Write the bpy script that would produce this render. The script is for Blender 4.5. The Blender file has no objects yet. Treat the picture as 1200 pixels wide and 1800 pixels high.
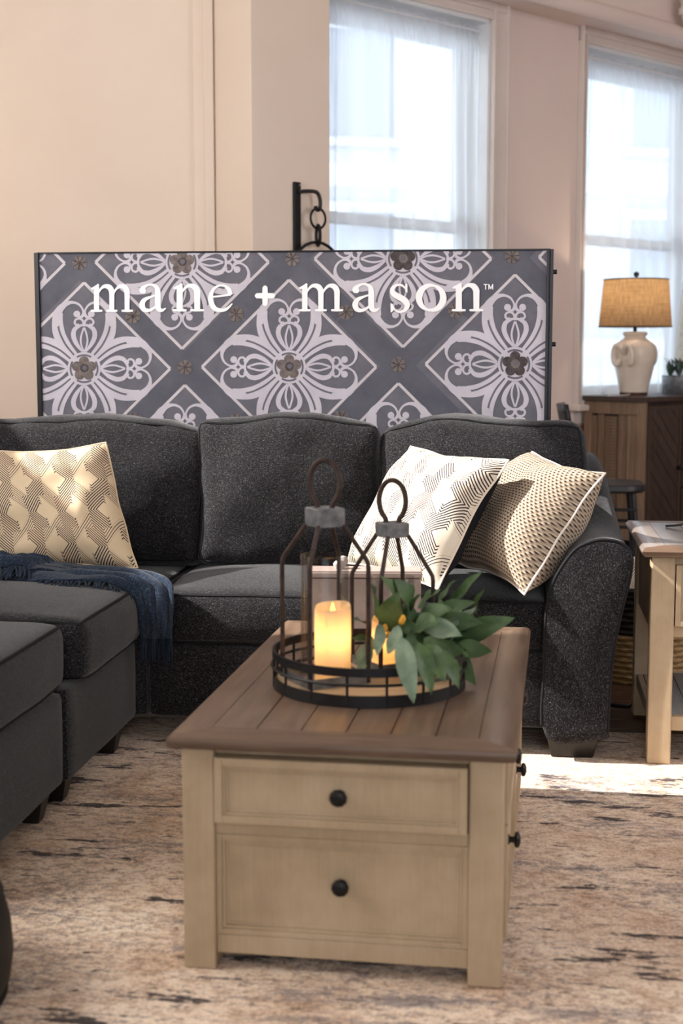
import bpy, bmesh, math, random
from mathutils import Vector, Matrix, noise
random.seed(7)
S = bpy.context.scene
C = S.collection
R = math.radians
PI = math.pi

# ------------------------------------------------------------------ camera
cam = bpy.data.cameras.new('camera')
cam.sensor_fit = 'VERTICAL'; cam.sensor_height = 36.0; cam.sensor_width = 24.0
cam.lens = 2464 / 1800 * 36
cam.clip_start = 0.05; cam.clip_end = 200
cam.dof.use_dof = True; cam.dof.focus_distance = 4.6; cam.dof.aperture_fstop = 3.2
camo = bpy.data.objects.new('camera', cam); C.objects.link(camo)
camo.location = (0, 0, 1.275)
camo.rotation_euler = (PI / 2 - 0.1144, 0, 0)
S.camera = camo

# ------------------------------------------------------------------ world, sun, area lights, exposure
W = bpy.data.worlds.new('world'); S.world = W; W.use_nodes = True
_bg = W.node_tree.nodes['Background']
_bg.inputs['Color'].default_value = (0.86, 0.93, 1.0, 1); _bg.inputs['Strength'].default_value = 5.4

def light(name, kind, loc, energy, color=(1, 1, 1), direction=None, **kw):
    l = bpy.data.lights.new(name, kind); l.energy = energy; l.color = color
    for k, v in kw.items(): setattr(l, k, v)
    o = bpy.data.objects.new(name, l); C.objects.link(o); o.location = loc
    if direction: o.rotation_euler = Vector(direction).to_track_quat('-Z', 'Y').to_euler()
    return o
light('sun', 'SUN', (-6, 4, 6), 13.0, (1.0, 0.96, 0.91), (1, 0.02, -0.84), angle=R(0.6))
light('fill_left', 'AREA', (-3.15, 3.3, 2.3), 150, (1.0, 0.96, 0.92), (1, 0.55, -0.1), shape='RECTANGLE', size=3.0, size_y=1.6)  # added fill from the left, not tied to any window
light('fill_front', 'AREA', (0.3, -2.3, 2.4), 20, (1.0, 0.96, 0.93), (0, 1, -0.12), shape='RECTANGLE', size=4.5, size_y=2.4)  # added fill light behind the camera
light('assumed_warm_light', 'POINT', (-2.35, 6.5, 2.1), 7, (1.0, 0.72, 0.48), shadow_soft_size=0.12)  # added warm point light for the wall glow; no lamp here, source assumed
light('fill_right', 'AREA', (4.4, 3.6, 2.3), 135, (0.99, 0.97, 1.0), (-1, 0.45, -0.1), shape='RECTANGLE', size=3.0, size_y=2.2)  # added fill for panel and bay wall; the right wall has no window
vs = S.view_settings
S.display_settings.display_device = 'sRGB'
vs.view_transform = 'Standard'; vs.look = 'None'; vs.gamma = 1.0; vs.use_curve_mapping = False
vs.exposure = 0.0
try:
    S.cycles.use_denoising = True; S.cycles.sample_clamp_indirect = 6.0
    S.cycles.max_bounces = 10; S.cycles.transparent_max_bounces = 24
    S.cycles.caustics_reflective = False; S.cycles.caustics_refractive = False
except Exception: pass

# ------------------------------------------------------------------ materials
def lin(h):
    h = h.lstrip('#'); out = []
    for i in (0, 2, 4):
        c = int(h[i:i+2], 16) / 255
        out.append(c / 12.92 if c <= 0.04045 else ((c + 0.055) / 1.055) ** 2.4)
    return tuple(out)
def c4(c):
    if isinstance(c, str): c = lin(c)
    return (c[0], c[1], c[2], 1)
class NT:
    """small node-tree writer"""
    def __init__(s, name):
        s.m = bpy.data.materials.new(name); s.m.use_nodes = True
        s.t = s.m.node_tree; s.b = s.t.nodes['Principled BSDF']; s.out = s.t.nodes['Material Output']
    def n(s, typ, **kw):
        x = s.t.nodes.new(typ)
        for k, v in kw.items(): setattr(x, k, v)
        return x
    def l(s, a, b): s.t.links.new(a, b)
    def put(s, v, inp):
        if isinstance(v, bpy.types.NodeSocket): s.l(v, inp)
        else: inp.default_value = v
    def math(s, op, a, b=0.0, c=None):
        x = s.n('ShaderNodeMath', operation=op); s.put(a, x.inputs[0]); s.put(b, x.inputs[1])
        if c is not None: s.put(c, x.inputs[2])
        return x.outputs[0]
    def coords(s, kind='Object', scale=(1, 1, 1), rot=(0, 0, 0)):
        t = s.n('ShaderNodeTexCoord'); m = s.n('ShaderNodeMapping')
        m.inputs['Scale'].default_value = scale; m.inputs['Rotation'].default_value = rot
        s.l(t.outputs[kind], m.inputs['Vector']); return m.outputs[0]
    def noise(s, vec, scale, detail=4, rough=0.6, dist=0.0):
        x = s.n('ShaderNodeTexNoise'); s.l(vec, x.inputs['Vector'])
        x.inputs['Scale'].default_value = scale; x.inputs['Detail'].default_value = detail
        x.inputs['Roughness'].default_value = rough; x.inputs['Distortion'].default_value = dist
        return x.outputs['Fac']
    def ramp(s, fac, stops, interp='LINEAR'):
        r = s.n('ShaderNodeValToRGB'); r.color_ramp.interpolation = interp
        e = r.color_ramp.elements
        while len(e) < len(stops): e.new(0.5)
        for i, (p, c) in enumerate(stops): e[i].position = p; e[i].color = c4(c)
        s.l(fac, r.inputs[0]); return r.outputs['Color']
    def mix(s, fac, a, b, mode='MIX'):
        x = s.n('ShaderNodeMix', data_type='RGBA', blend_type=mode)
        s.put(fac, x.inputs['Factor']); s.put(c4(a) if not isinstance(a, bpy.types.NodeSocket) else a, x.inputs['A'])
        s.put(c4(b) if not isinstance(b, bpy.types.NodeSocket) else b, x.inputs['B']); return x.outputs['Result']
    def bump(s, h, strength=0.3, dist=0.002):
        b = s.n('ShaderNodeBump'); b.inputs['Strength'].default_value = strength; b.inputs['Distance'].default_value = dist
        s.l(h, b.inputs['Height']); s.l(b.outputs[0], s.b.inputs['Normal'])
    def set(s, col=None, rough=None, metal=None, spec=None, sheen=None):
        if col is not None: s.put(c4(col) if not isinstance(col, bpy.types.NodeSocket) else col, s.b.inputs['Base Color'])
        if rough is not None: s.put(rough, s.b.inputs['Roughness'])
        if metal is not None: s.b.inputs['Metallic'].default_value = metal
        if spec is not None: s.b.inputs['Specular IOR Level'].default_value = spec
        if sheen is not None:
            s.b.inputs['Sheen Weight'].default_value = sheen; s.b.inputs['Sheen Roughness'].default_value = 0.35
        return s.m

def mottled(name, a, b, scale=6, rough=0.7, bumps=0.0, bscale=80, metal=0, spec=0.4, stretch=(1, 1, 1)):
    t = NT(name); v = t.coords(scale=stretch)
    col = t.ramp(t.noise(v, scale, 5), [(0.3, a), (0.7, b)])
    if bumps: t.bump(t.noise(v, bscale, 3), bumps, 0.001)
    return t.set(col, rough, metal, spec)

def wood(name, a, b, axis='Y', rough=0.45, spec=0.4, vary=0.25, grain=1.0):
    t = NT(name)
    sc = {'X': (1.2, 16, 16), 'Y': (16, 1.2, 16), 'Z': (16, 16, 1.2)}[axis]
    oi = t.n('ShaderNodeObjectInfo')
    tc = t.n('ShaderNodeTexCoord'); ad = t.n('ShaderNodeVectorMath', operation='ADD')
    t.l(tc.outputs['Object'], ad.inputs[0])
    sc2 = t.n('ShaderNodeVectorMath', operation='SCALE'); t.l(oi.outputs['Location'], sc2.inputs[0]); sc2.inputs['Scale'].default_value = 3.1
    cmb = t.n('ShaderNodeCombineXYZ'); t.l(t.math('MULTIPLY', oi.outputs['Random'], 9.0), cmb.inputs[0]); t.l(t.math('MULTIPLY', oi.outputs['Random'], 23.0), cmb.inputs[1])
    ad2 = t.n('ShaderNodeVectorMath', operation='ADD'); t.l(ad.outputs[0], ad2.inputs[0]); t.l(cmb.outputs[0], ad2.inputs[1])
    t.l(sc2.outputs[0], ad.inputs[1])
    mp = t.n('ShaderNodeMapping'); mp.inputs['Scale'].default_value = sc; t.l(ad2.outputs[0], mp.inputs['Vector'])
    g = t.noise(mp.outputs[0], 3.0 * grain, 7, 0.65, 0.6)
    col = t.ramp(g, [(0.28, a), (0.72, b)])
    hv = t.n('ShaderNodeHueSaturation'); t.l(col, hv.inputs['Color'])
    t.l(t.math('MULTIPLY_ADD', oi.outputs['Random'], vary, 1 - vary / 2), hv.inputs['Value'])
    t.bump(g, 0.25, 0.001)
    return t.set(hv.outputs[0], rough, 0, spec)

def plain(name, col, rough=0.6, metal=0.0, spec=0.5):
    t = NT(name); return t.set(col, rough, metal, spec)

def glass_mat(name, tint=(0.96, 0.98, 0.97), refl=0.9):
    t = NT(name); tr = t.n('ShaderNodeBsdfTransparent'); gl = t.n('ShaderNodeBsdfGlossy'); mx = t.n('ShaderNodeMixShader')
    tr.inputs[0].default_value = (*tint, 1); gl.inputs['Roughness'].default_value = 0.03
    fr = t.n('ShaderNodeFresnel'); fr.inputs['IOR'].default_value = 1.45
    t.l(t.math('MULTIPLY', fr.outputs[0], refl), mx.inputs[0]); t.l(tr.outputs[0], mx.inputs[1]); t.l(gl.outputs[0], mx.inputs[2])
    t.l(mx.outputs[0], t.out.inputs['Surface']); return t.m

def translucent(name, col, tcol, frac, weave=0):
    t = NT(name); d = t.n('ShaderNodeBsdfDiffuse'); tl = t.n('ShaderNodeBsdfTranslucent'); mx = t.n('ShaderNodeMixShader')
    d.inputs[0].default_value = c4(col); tl.inputs[0].default_value = c4(tcol); mx.inputs[0].default_value = frac
    if weave:
        va = t.coords('UV', (weave * 0.08, weave, 1)); vb = t.coords('UV', (weave * 1.6, weave * 0.06, 1))
        f = t.math('MULTIPLY', t.math('ADD', t.noise(va, 3, 3), t.noise(vb, 3, 3)), 0.5)
        t.l(t.ramp(f, [(0.38, tuple(x * 0.72 for x in lin(col))), (0.62, tuple(min(1, x * 1.25) for x in lin(col)))]), d.inputs[0])
        t.l(t.ramp(f, [(0.38, tuple(x * 0.6 for x in lin(tcol))), (0.62, tuple(min(1, x * 1.4) for x in lin(tcol)))]), tl.inputs[0])
    t.l(d.outputs[0], mx.inputs[1]); t.l(tl.outputs[0], mx.inputs[2]); t.l(mx.outputs[0], t.out.inputs['Surface']); return t.m

def emit(name, col, st):
    t = NT(name); e = t.n('ShaderNodeEmission'); e.inputs[0].default_value = c4(col); e.inputs[1].default_value = st
    t.l(e.outputs[0], t.out.inputs['Surface']); return t.m

def sheer_mat():
    t = NT('sheer_fabric')
    tr = t.n('ShaderNodeBsdfTransparent'); d = t.n('ShaderNodeBsdfDiffuse'); tl = t.n('ShaderNodeBsdfTranslucent')
    d.inputs[0].default_value = (0.86, 0.88, 0.90, 1); tl.inputs[0].default_value = (0.86, 0.89, 0.92, 1)
    a = t.n('ShaderNodeMixShader'); a.inputs[0].default_value = 0.7; t.l(d.outputs[0], a.inputs[1]); t.l(tl.outputs[0], a.inputs[2])
    lw = t.n('ShaderNodeLayerWeight'); lw.inputs[0].default_value = 0.35
    b = t.n('ShaderNodeMixShader'); t.l(t.math('MULTIPLY_ADD', lw.outputs['Facing'], 0.35, 0.55), b.inputs[0])
    t.l(tr.outputs[0], b.inputs[1]); t.l(a.outputs[0], b.inputs[2]); t.l(b.outputs[0], t.out.inputs['Surface']); return t.m

def sofa_mat():
    t = NT('charcoal_chenille')
    v = t.coords('Object', (1, 1, 0.28)); v2 = t.coords('Object', (0.3, 0.3, 1))
    f1 = t.noise(v, 620, 3, 0.6); f2 = t.noise(v2, 500, 3, 0.6); big = t.noise(v, 9, 3)
    f = t.math('ADD', t.math('MULTIPLY', f1, 0.55), t.math('MULTIPLY', f2, 0.45))
    col = t.ramp(f, [(0.38, '#0a0a0b'), (0.50, '#1c1b1d'), (0.59, '#454346'), (0.69, '#8b888b')])
    col = t.mix(t.math('MULTIPLY', big, 0.45), col, '#121113')
    t.bump(f, 0.9, 0.003)
    t.b.inputs['Sheen Roughness'].default_value = 0.3
    m = t.set(col, 0.9, 0, 0.12, 0.28); t.b.inputs['Sheen Roughness'].default_value = 0.28
    return m

def rug_mat():
    t = NT('distressed_rug')
    v = t.coords('Object', (1, 1, 1)); vs_ = t.coords('Object', (0.34, 1.35, 1)); vx = t.coords('Object', (1.0, 0.7, 1)); vf = t.coords('Object', (0.8, 1.2, 1))
    base = t.ramp(t.noise(v, 2.6, 6, 0.7, 0.2), [(0.32, '#cdb9a7'), (0.5, '#e3d1c0'), (0.68, '#efe2d3')])
    mott = t.noise(vf, 24, 8, 0.8)
    base = t.mix(t.ramp(mott, [(0.49, (0, 0, 0)), (0.575, (0.62, 0.62, 0.62))]), base, '#a48c75')
    mott2 = t.math('ADD', t.noise(vf, 40, 7, 0.8), t.math('MULTIPLY', t.math('SUBTRACT', t.noise(v, 2.3, 3), 0.5), 0.35))
    base = t.mix(t.ramp(mott2, [(0.52, (0, 0, 0)), (0.60, (0.62, 0.62, 0.62))]), base, '#736a6a')
    ochre = t.noise(v, 4.0, 8, 0.8, 0.2)
    base = t.mix(t.ramp(ochre, [(0.53, (0, 0, 0)), (0.64, (0.5, 0.5, 0.5))]), base, '#a07a52')
    grey = t.math('ADD', t.noise(vs_, 3.2, 10, 0.78, 0.1), t.math('MULTIPLY', t.math('SUBTRACT', t.noise(vf, 45, 4, 0.8), 0.5), 0.35))
    base = t.mix(t.ramp(grey, [(0.53, (0, 0, 0)), (0.62, (0.72, 0.72, 0.72))]), base, '#6e6d76')
    region = t.noise(v, 1.7, 2)
    dark = t.math('ADD', t.noise(vs_, 11.0, 10, 0.72, 0.1), t.math('ADD', t.math('MULTIPLY', t.math('SUBTRACT', region, 0.5), 0.28), t.math('MULTIPLY', t.math('SUBTRACT', t.noise(vf, 60, 3, 0.8), 0.5), 0.12)))
    base = t.mix(t.ramp(dark, [(0.572, (0, 0, 0)), (0.60, (0.92, 0.92, 0.92))]), base, '#2f2e36')
    weave = t.noise(vx, 120, 3, 0.8)
    base = t.mix(0.5, base, t.ramp(weave, [(0.3, '#5c524b'), (0.7, '#f0e5da')]), 'OVERLAY')
    t.bump(weave, 0.6, 0.003)
    return t.set(base, 0.95, 0, 0.1, 0.1)

def chevron_mat(name, nx, ny, ground, line, off=(0, 0)):
    t = NT(name); tc = t.n('ShaderNodeTexCoord'); sp = t.n('ShaderNodeSeparateXYZ'); t.l(tc.outputs['UV'], sp.inputs[0])
    x = t.math('MULTIPLY_ADD', sp.outputs[0], nx, off[0] + 40.0); y = t.math('MULTIPLY_ADD', sp.outputs[1], ny, off[1] + 40.0)
    row = t.math('FLOOR', y)
    s = t.math('SUBTRACT', 1.0, t.math('MULTIPLY', t.math('MODULO', row, 2.0), 2.0))
    xs = t.math('MULTIPLY_ADD', row, 0.28, x)
    fx = t.math('SUBTRACT', t.math('FRACT', xs), 0.5); fy = t.math('SUBTRACT', t.math('FRACT', y), 0.5)
    xr = t.math('MULTIPLY', fx, s)
    d = t.math('ADD', t.math('ABSOLUTE', xr), t.math('ABSOLUTE', fy))
    ln = t.math('LESS_THAN', t.math('FRACT', t.math('MULTIPLY', d, 12.0)), 0.45)
    right = t.math('MULTIPLY', t.math('GREATER_THAN', xr, -0.05), t.math('GREATER_THAN', d, 0.24))
    ln2 = t.math('LESS_THAN', t.math('FRACT', t.math('MULTIPLY', d, 12.0)), 0.3)
    left = t.math('MULTIPLY', t.math('LESS_THAN', xr, -0.05), t.math('MULTIPLY', t.math('GREATER_THAN', d, 0.52), ln2))
    m = t.math('MAXIMUM', t.math('MULTIPLY', ln, right), left)
    tint = t.ramp(t.noise(t.coords('UV'), 3.2, 2), [(0.38, '#2a2430'), (0.5, line), (0.64, '#5a3a34')])
    t.bump(t.noise(t.coords('UV'), 160, 2), 0.15, 0.001)
    return t.set(t.mix(m, ground, tint), 0.7, 0, 0.2, 0.1)

def tweed_mat():
    t = NT('cream_black_tweed')
    v = t.coords('UV', (1, 1, 1)); sp = t.n('ShaderNodeSeparateXYZ'); t.l(v, sp.inputs[0])
    k = 44.0
    y = t.math('MULTIPLY', sp.outputs[1], k); x = t.math('MULTIPLY_ADD', sp.outputs[0], k * 0.75, t.math('MULTIPLY', t.math('MODULO', t.math('FLOOR', y), 2.0), 0.5))
    a = t.math('SINE', t.math('MULTIPLY', x, 2 * PI)); b = t.math('SINE', t.math('MULTIPLY', y, 2 * PI))
    h = t.math('MULTIPLY', t.math('ADD', t.math('ADD', a, b), 2.0), 0.25)
    n = t.noise(v, 120, 3, 0.8)
    f = t.math('ADD', t.math('MULTIPLY', h, 0.6), t.math('MULTIPLY', n, 0.45))
    col = t.ramp(f, [(0.26, '#2b2422'), (0.40, '#7d6c5c'), (0.52, '#a39280'), (0.8, '#bdae98')])
    t.bump(h, 0.8, 0.004)
    return t.set(col, 0.9, 0, 0.1, 0.1)

def painted_cream(name):
    t = NT(name); v = t.coords('Object', (1, 1, 1)); vz = t.coords('Object', (60, 60, 3))
    g = t.math('ADD', t.math('MULTIPLY', t.noise(vz, 3, 3), 0.25), t.math('MULTIPLY', t.noise(v, 7, 4), 0.75))
    col = t.ramp(g, [(0.35, '#a28d72'), (0.5, '#ad987c'), (0.68, '#b6a287')])
    t.bump(g, 0.1, 0.001)
    return t.set(col, 0.5, 0, 0.35)

M = {}
M['wall'] = mottled('wall_paint', '#e2d1c1', '#e8d8c9', 1.5, 0.75, 0.15, 40, spec=0.25)
M['wall_bay'] = mottled('bay_wall_paint', '#e1d0c8', '#e7d6ce', 1.5, 0.75, 0.15, 40, spec=0.25)
M['trim'] = mottled('trim_paint', '#d6c9c1', '#ddd1c9', 3, 0.5, spec=0.4)
M['white'] = mottled('window_paint', '#d8dadc', '#e2e4e6', 3, 0.45, spec=0.4)
M['ceil'] = plain('ceiling_paint', '#dcd3cb', 0.8)
M['glass'] = glass_mat('window_glass', (0.95, 0.97, 0.98), 0.5)
M['lglass'] = glass_mat('lantern_glass', (0.95, 0.95, 0.95), 0.35)
M['sheer'] = sheer_mat()
M['sofa'] = sofa_mat()
M['sofadark'] = mottled('charcoal_piping', '#0c0c0e', '#1a1a1d', 200, 0.8, spec=0.2)
M['leg'] = wood('espresso_wood', '#0e0b0a', '#1b1614', 'Z', 0.4)
M['rug'] = rug_mat()
M['floorw'] = wood('dark_floor_wood', '#33231a', '#553b2a', 'X', 0.35, 0.5, 0.3)
M['top'] = wood('weathered_brown_wood', '#574437', '#7d6654', 'Y', 0.34, 0.5, 0.22)
M['top_sheen'] = wood('brown_wood_pale_sheen', '#6a5f57', '#8d837b', 'Y', 0.22, 0.6, 0.2)  # brown wood with the window's reflection put in as a paler, greyer colour
M['topx'] = wood('weathered_brown_wood_cross', '#523f33', '#755f4e', 'X', 0.42, 0.45, 0.15)
M['cream'] = painted_cream('antique_cream_paint')
M['iron'] = mottled('black_iron', '#0d0c0d', '#191718', 40, 0.5, 0.1, metal=0.3)
M['rust'] = mottled('brown_wire', '#2a201d', '#463732', 60, 0.55, 0.1, metal=0.4)
M['galv'] = mottled('galvanised_steel', '#5f6163', '#9a9da0', 30, 0.45, 0.1, 60, metal=0.8)
M['board'] = wood('tray_board', '#a98a68', '#cbb08c', 'X', 0.55)
M['wax'] = translucent('candle_wax', '#f7e8c8', '#ffe2ae', 0.5)
M['wick'] = plain('wick', '#221a12')
M['flame'] = emit('flame_glow', '#ffc94a', 9.0)
M['leaf'] = mottled('leaf_green', '#33482c', '#567044', 18, 0.5, spec=0.35)
M['leaf2'] = mottled('leaf_silver_green', '#62775f', '#8ea088', 18, 0.55, spec=0.35)
M['stem'] = plain('stem_green', '#4b4a2c')
M['bud'] = plain('yellow_bud', '#d79a2a')
M['brown'] = mottled('brown_pot', '#3c2a1e', '#5c4330', 20, 0.7)
M['taupe'] = mottled('taupe_linen', '#95847b', '#a08e85', 60, 0.8, 0.2, 300)
M['ivory'] = plain('ivory', '#d9d0c7', 0.6)
M['shade'] = translucent('burlap_shade', '#927a60', '#94795a', 0.5, 26)
M['shade2'] = translucent('linen_shade', '#e2d8cc', '#e8dac4', 0.4, 40)
M['ceramic'] = mottled('crackled_cream_ceramic', '#d6c7b6', '#e4d8c8', 9, 0.25, spec=0.5)
M['chip'] = mottled('chipped_brown_clay', '#3b2620', '#5d4034', 40, 0.8)
M['cabside'] = wood('reclaimed_wood_lit_side', '#6d5848', '#957b63', 'Z', 0.55, 0.35, 0.35)  # cabinet side: light falling on it painted in as a lighter wood tone
M['cabfront'] = wood('reclaimed_wood_shaded', '#352923', '#54433a', 'Z', 0.5, 0.35, 0.3)  # cabinet front: shade painted in as a darker wood tone
M['blackmetal'] = mottled('black_painted_metal', '#15161a', '#1f2126', 20, 0.4, spec=0.5)
M['throw'] = None
M['pframe'] = plain('black_anodised', '#17161a', 0.35, 0.4)
M['prbg'] = mottled('print_ground', '#62616b', '#716f78', 14, 0.7, spec=0.2)
M['prstrap'] = mottled('print_strap', '#54545f', '#64646e', 8, 0.7, spec=0.2)
M['prline'] = mottled('print_line', '#bdb5ba', '#d2ccd0', 12, 0.7, spec=0.2)
M['prmotif'] = mottled('print_scroll', '#bcb7c0', '#cfcad3', 7, 0.7, spec=0.2)
M['prros'] = mottled('print_rosette', '#5a5250', '#857a77', 45, 0.7, spec=0.2)
M['prros2'] = mottled('print_rosette_dark', '#3a3536', '#5c5455', 45, 0.7, spec=0.2)
M['letter'] = plain('print_white', '#fbfbfc', 0.6, 0, 0.2)
M['basket'] = mottled('woven_seagrass', '#7d6140', '#a98a5c', 60, 0.85, 0.6, 90, stretch=(1, 1, 3))
M['basketdark'] = mottled('woven_black', '#15120f', '#2a241f', 60, 0.85, 0.6, 90)
M['facade'] = mottled('facade_stone', '#c4c8d0', '#d2d6dc', 0.6, 0.9)
M['facadew'] = plain('facade_window', '#8e97a6', 0.4)
M['brick'] = mottled('red_brick', '#8d5048', '#b0695f', 20, 0.9)
M['mortar'] = plain('mortar', '#b8a8a0', 0.9)
M['pouf'] = mottled('black_leather', '#060506', '#0b0a0a', 30, 0.65, 0.2, 120)
M['black'] = plain('black_fabric', '#17161a', 0.9, 0, 0.1)
M['cable'] = plain('black_cable', '#0c0b0b', 0.5)
def throw_mat():
    t = NT('blue_woven_throw'); v = t.coords('UV', (60, 6, 1)); v2 = t.coords('UV', (8, 70, 1))
    f = t.math('ADD', t.math('MULTIPLY', t.noise(v, 2, 4, 0.7), 0.5), t.math('MULTIPLY', t.noise(v2, 2, 4, 0.7), 0.5))
    t.bump(f, 0.9, 0.004)
    return t.set(t.ramp(f, [(0.35, '#10151e'), (0.5, '#1e2734'), (0.68, '#46536a')]), 0.9, 0, 0.1, 0.15)
M['throw'] = throw_mat()

# ------------------------------------------------------------------ builders
class MB:
    def __init__(s): s.v = []; s.f = []; s.uv = None; s.sm = True
    def add(s, vs, fs):
        o = len(s.v); s.v += [tuple(p) for p in vs]; s.f += [tuple(i + o for i in f) for f in fs]; return s
    def box(s, x0, x1, y0, y1, z0, z1, mat=None):
        vs = [Vector((x, y, z)) for z in (z0, z1) for (x, y) in ((x0, y0), (x1, y0), (x1, y1), (x0, y1))]
        if mat is not None: vs = [mat @ p for p in vs]
        return s.add(vs, [(3, 2, 1, 0), (4, 5, 6, 7), (0, 1, 5, 4), (1, 2, 6, 5), (2, 3, 7, 6), (3, 0, 4, 7)])
    def tube(s, pts, r, n=8, closed=False, caps=True):
        pts = [Vector(p) for p in pts]; N = len(pts); rr = r if isinstance(r, (list, tuple)) else [r] * N
        vs = []; ref = None
        for i, p in enumerate(pts):
            if closed: t = pts[(i + 1) % N] - pts[i - 1]
            else: t = pts[min(i + 1, N - 1)] - pts[max(i - 1, 0)]
            t = t.normalized() if t.length > 1e-9 else Vector((0, 0, 1))
            if ref is None:
                ref = t.orthogonal().normalized()
                if abs(t.z) < 0.9: ref = (Vector((0, 0, 1)) - t * t.z).normalized()
            ref = (ref - t * ref.dot(t)); ref = ref.normalized() if ref.length > 1e-6 else t.orthogonal().normalized()
            b = t.cross(ref)
            for k in range(n):
                a = 2 * PI * (k + .5) / n; vs.append(p + (ref * math.cos(a) + b * math.sin(a)) * rr[i])
        fs = []
        for i in range(N if closed else N - 1):
            j = (i + 1) % N
            for k in range(n): k2 = (k + 1) % n; fs.append((i * n + k, i * n + k2, j * n + k2, j * n + k))
        if not closed and caps: fs += [tuple(range(n))[::-1], tuple((N - 1) * n + k for k in range(n))]
        return s.add(vs, fs)
    def lathe(s, prof, n=32, cap0=False, cap1=False, c=(0, 0, 0)):
        vs = [(c[0] + r * math.cos(2 * PI * k / n), c[1] + r * math.sin(2 * PI * k / n), c[2] + z) for (r, z) in prof for k in range(n)]
        fs = []
        for i in range(len(prof) - 1):
            for k in range(n): k2 = (k + 1) % n; fs.append((i * n + k, i * n + k2, (i + 1) * n + k2, (i + 1) * n + k))
        if cap0: fs.append(tuple(range(n))[::-1])
        if cap1: fs.append(tuple((len(prof) - 1) * n + k for k in range(n)))
        return s.add(vs, fs)
    def grid(s, fn, nu, nv, uv=True):
        o = len(s.v)
        vs = [fn(i / nu, j / nv) for j in range(nv + 1) for i in range(nu + 1)]
        fs = [(j * (nu + 1) + i, j * (nu + 1) + i + 1, (j + 1) * (nu + 1) + i + 1, (j + 1) * (nu + 1) + i) for j in range(nv) for i in range(nu)]
        if uv:
            if s.uv is None: s.uv = {}
            for j in range(nv + 1):
                for i in range(nu + 1): s.uv[o + j * (nu + 1) + i] = (i / nu, j / nv)
        return s.add(vs, fs)
    def loft(s, secs, caps=True):
        n = len(secs[0]); vs = [p for sec in secs for p in sec]; fs = []
        for i in range(len(secs) - 1):
            for k in range(n): k2 = (k + 1) % n; fs.append((i * n + k, i * n + k2, (i + 1) * n + k2, (i + 1) * n + k))
        if caps: fs += [tuple(range(n))[::-1], tuple((len(secs) - 1) * n + k for k in range(n))]
        return s.add(vs, fs)
    def mesh(s, name, smooth=True):
        me = bpy.data.meshes.new(name); me.from_pydata(s.v, [], s.f)
        if s.uv:
            l = me.uv_layers.new(name='UVMap')
            for lp in me.loops: l.data[lp.index].uv = s.uv.get(lp.vertex_index, (0, 0))
        bm = bmesh.new(); bm.from_mesh(me); bmesh.ops.recalc_face_normals(bm, faces=bm.faces); bm.to_mesh(me); bm.free()
        if smooth:
            me.polygons.foreach_set('use_smooth', [True] * len(me.polygons))
            try: me.set_sharp_from_angle(angle=R(38))
            except Exception: pass
        me.update(); return me
    def build(s, name, mat, parent=None, bevel=0, subsurf=0, smooth=True, label=None, loc=None, rot=None):
        return link(name, s.mesh(name, smooth), mat, parent, bevel, subsurf, label, loc, rot)

def link(name, me, mat, parent=None, bevel=0, subsurf=0, label=None, loc=None, rot=None):
    if mat is not None and len(me.materials) == 0: me.materials.append(mat)
    o = bpy.data.objects.new(name, me); C.objects.link(o)
    if parent is not None: o.parent = parent
    if loc: o.location = loc
    if rot: o.rotation_euler = rot
    if bevel:
        b = o.modifiers.new('bevel', 'BEVEL'); b.width = bevel; b.segments = 2; b.limit_method = 'ANGLE'; b.angle_limit = R(35)
    if subsurf:
        b = o.modifiers.new('sub', 'SUBSURF'); b.levels = subsurf; b.render_levels = subsurf
    if label: o['label'] = label
    return o
def thing(name, label, cat, loc=(0, 0, 0), rz=0.0, group=None, kind=None):
    o = bpy.data.objects.new(name, None); C.objects.link(o); o.empty_display_size = 0.1
    o.location = loc; o.rotation_euler = (0, 0, rz); tag(o, label, cat, group, kind); return o
def tag(o, label, cat, group=None, kind=None):
    o['label'] = label; o['category'] = cat
    if group: o['group'] = group
    if kind: o['kind'] = kind
    return o
def structure(o, label, cat): return tag(o, label, cat, None, 'structure')
def box(name, mat, parent, x0, x1, y0, y1, z0, z1, bevel=0.003, label=None, xf=None):
    return MB().box(x0, x1, y0, y1, z0, z1, xf).build(name, mat, parent, bevel, smooth=False, label=label)

def nz(p, s, seed=0.0): return noise.noise(Vector((p[0] * s + seed, p[1] * s + seed * 1.7, p[2] * s - seed)))
def cat_rom(pts, k=6, closed=False):
    out = []; n = len(pts); d = len(pts[0])
    rng = range(n) if closed else range(n - 1)
    for i in rng:
        if closed: p = [pts[(i + j) % n] for j in (-1, 0, 1, 2)]
        else: p = [pts[max(i - 1, 0)], pts[i], pts[i + 1], pts[min(i + 2, n - 1)]]
        for q in range(k):
            t = q / k
            out.append(tuple(0.5 * (2 * p[1][c] + (p[2][c] - p[0][c]) * t + (2 * p[0][c] - 5 * p[1][c] + 4 * p[2][c] - p[3][c]) * t * t + (3 * p[1][c] - p[0][c] - 3 * p[2][c] + p[3][c]) * t ** 3) for c in range(d)))
    if not closed: out.append(tuple(pts[-1]))
    return out

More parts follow.
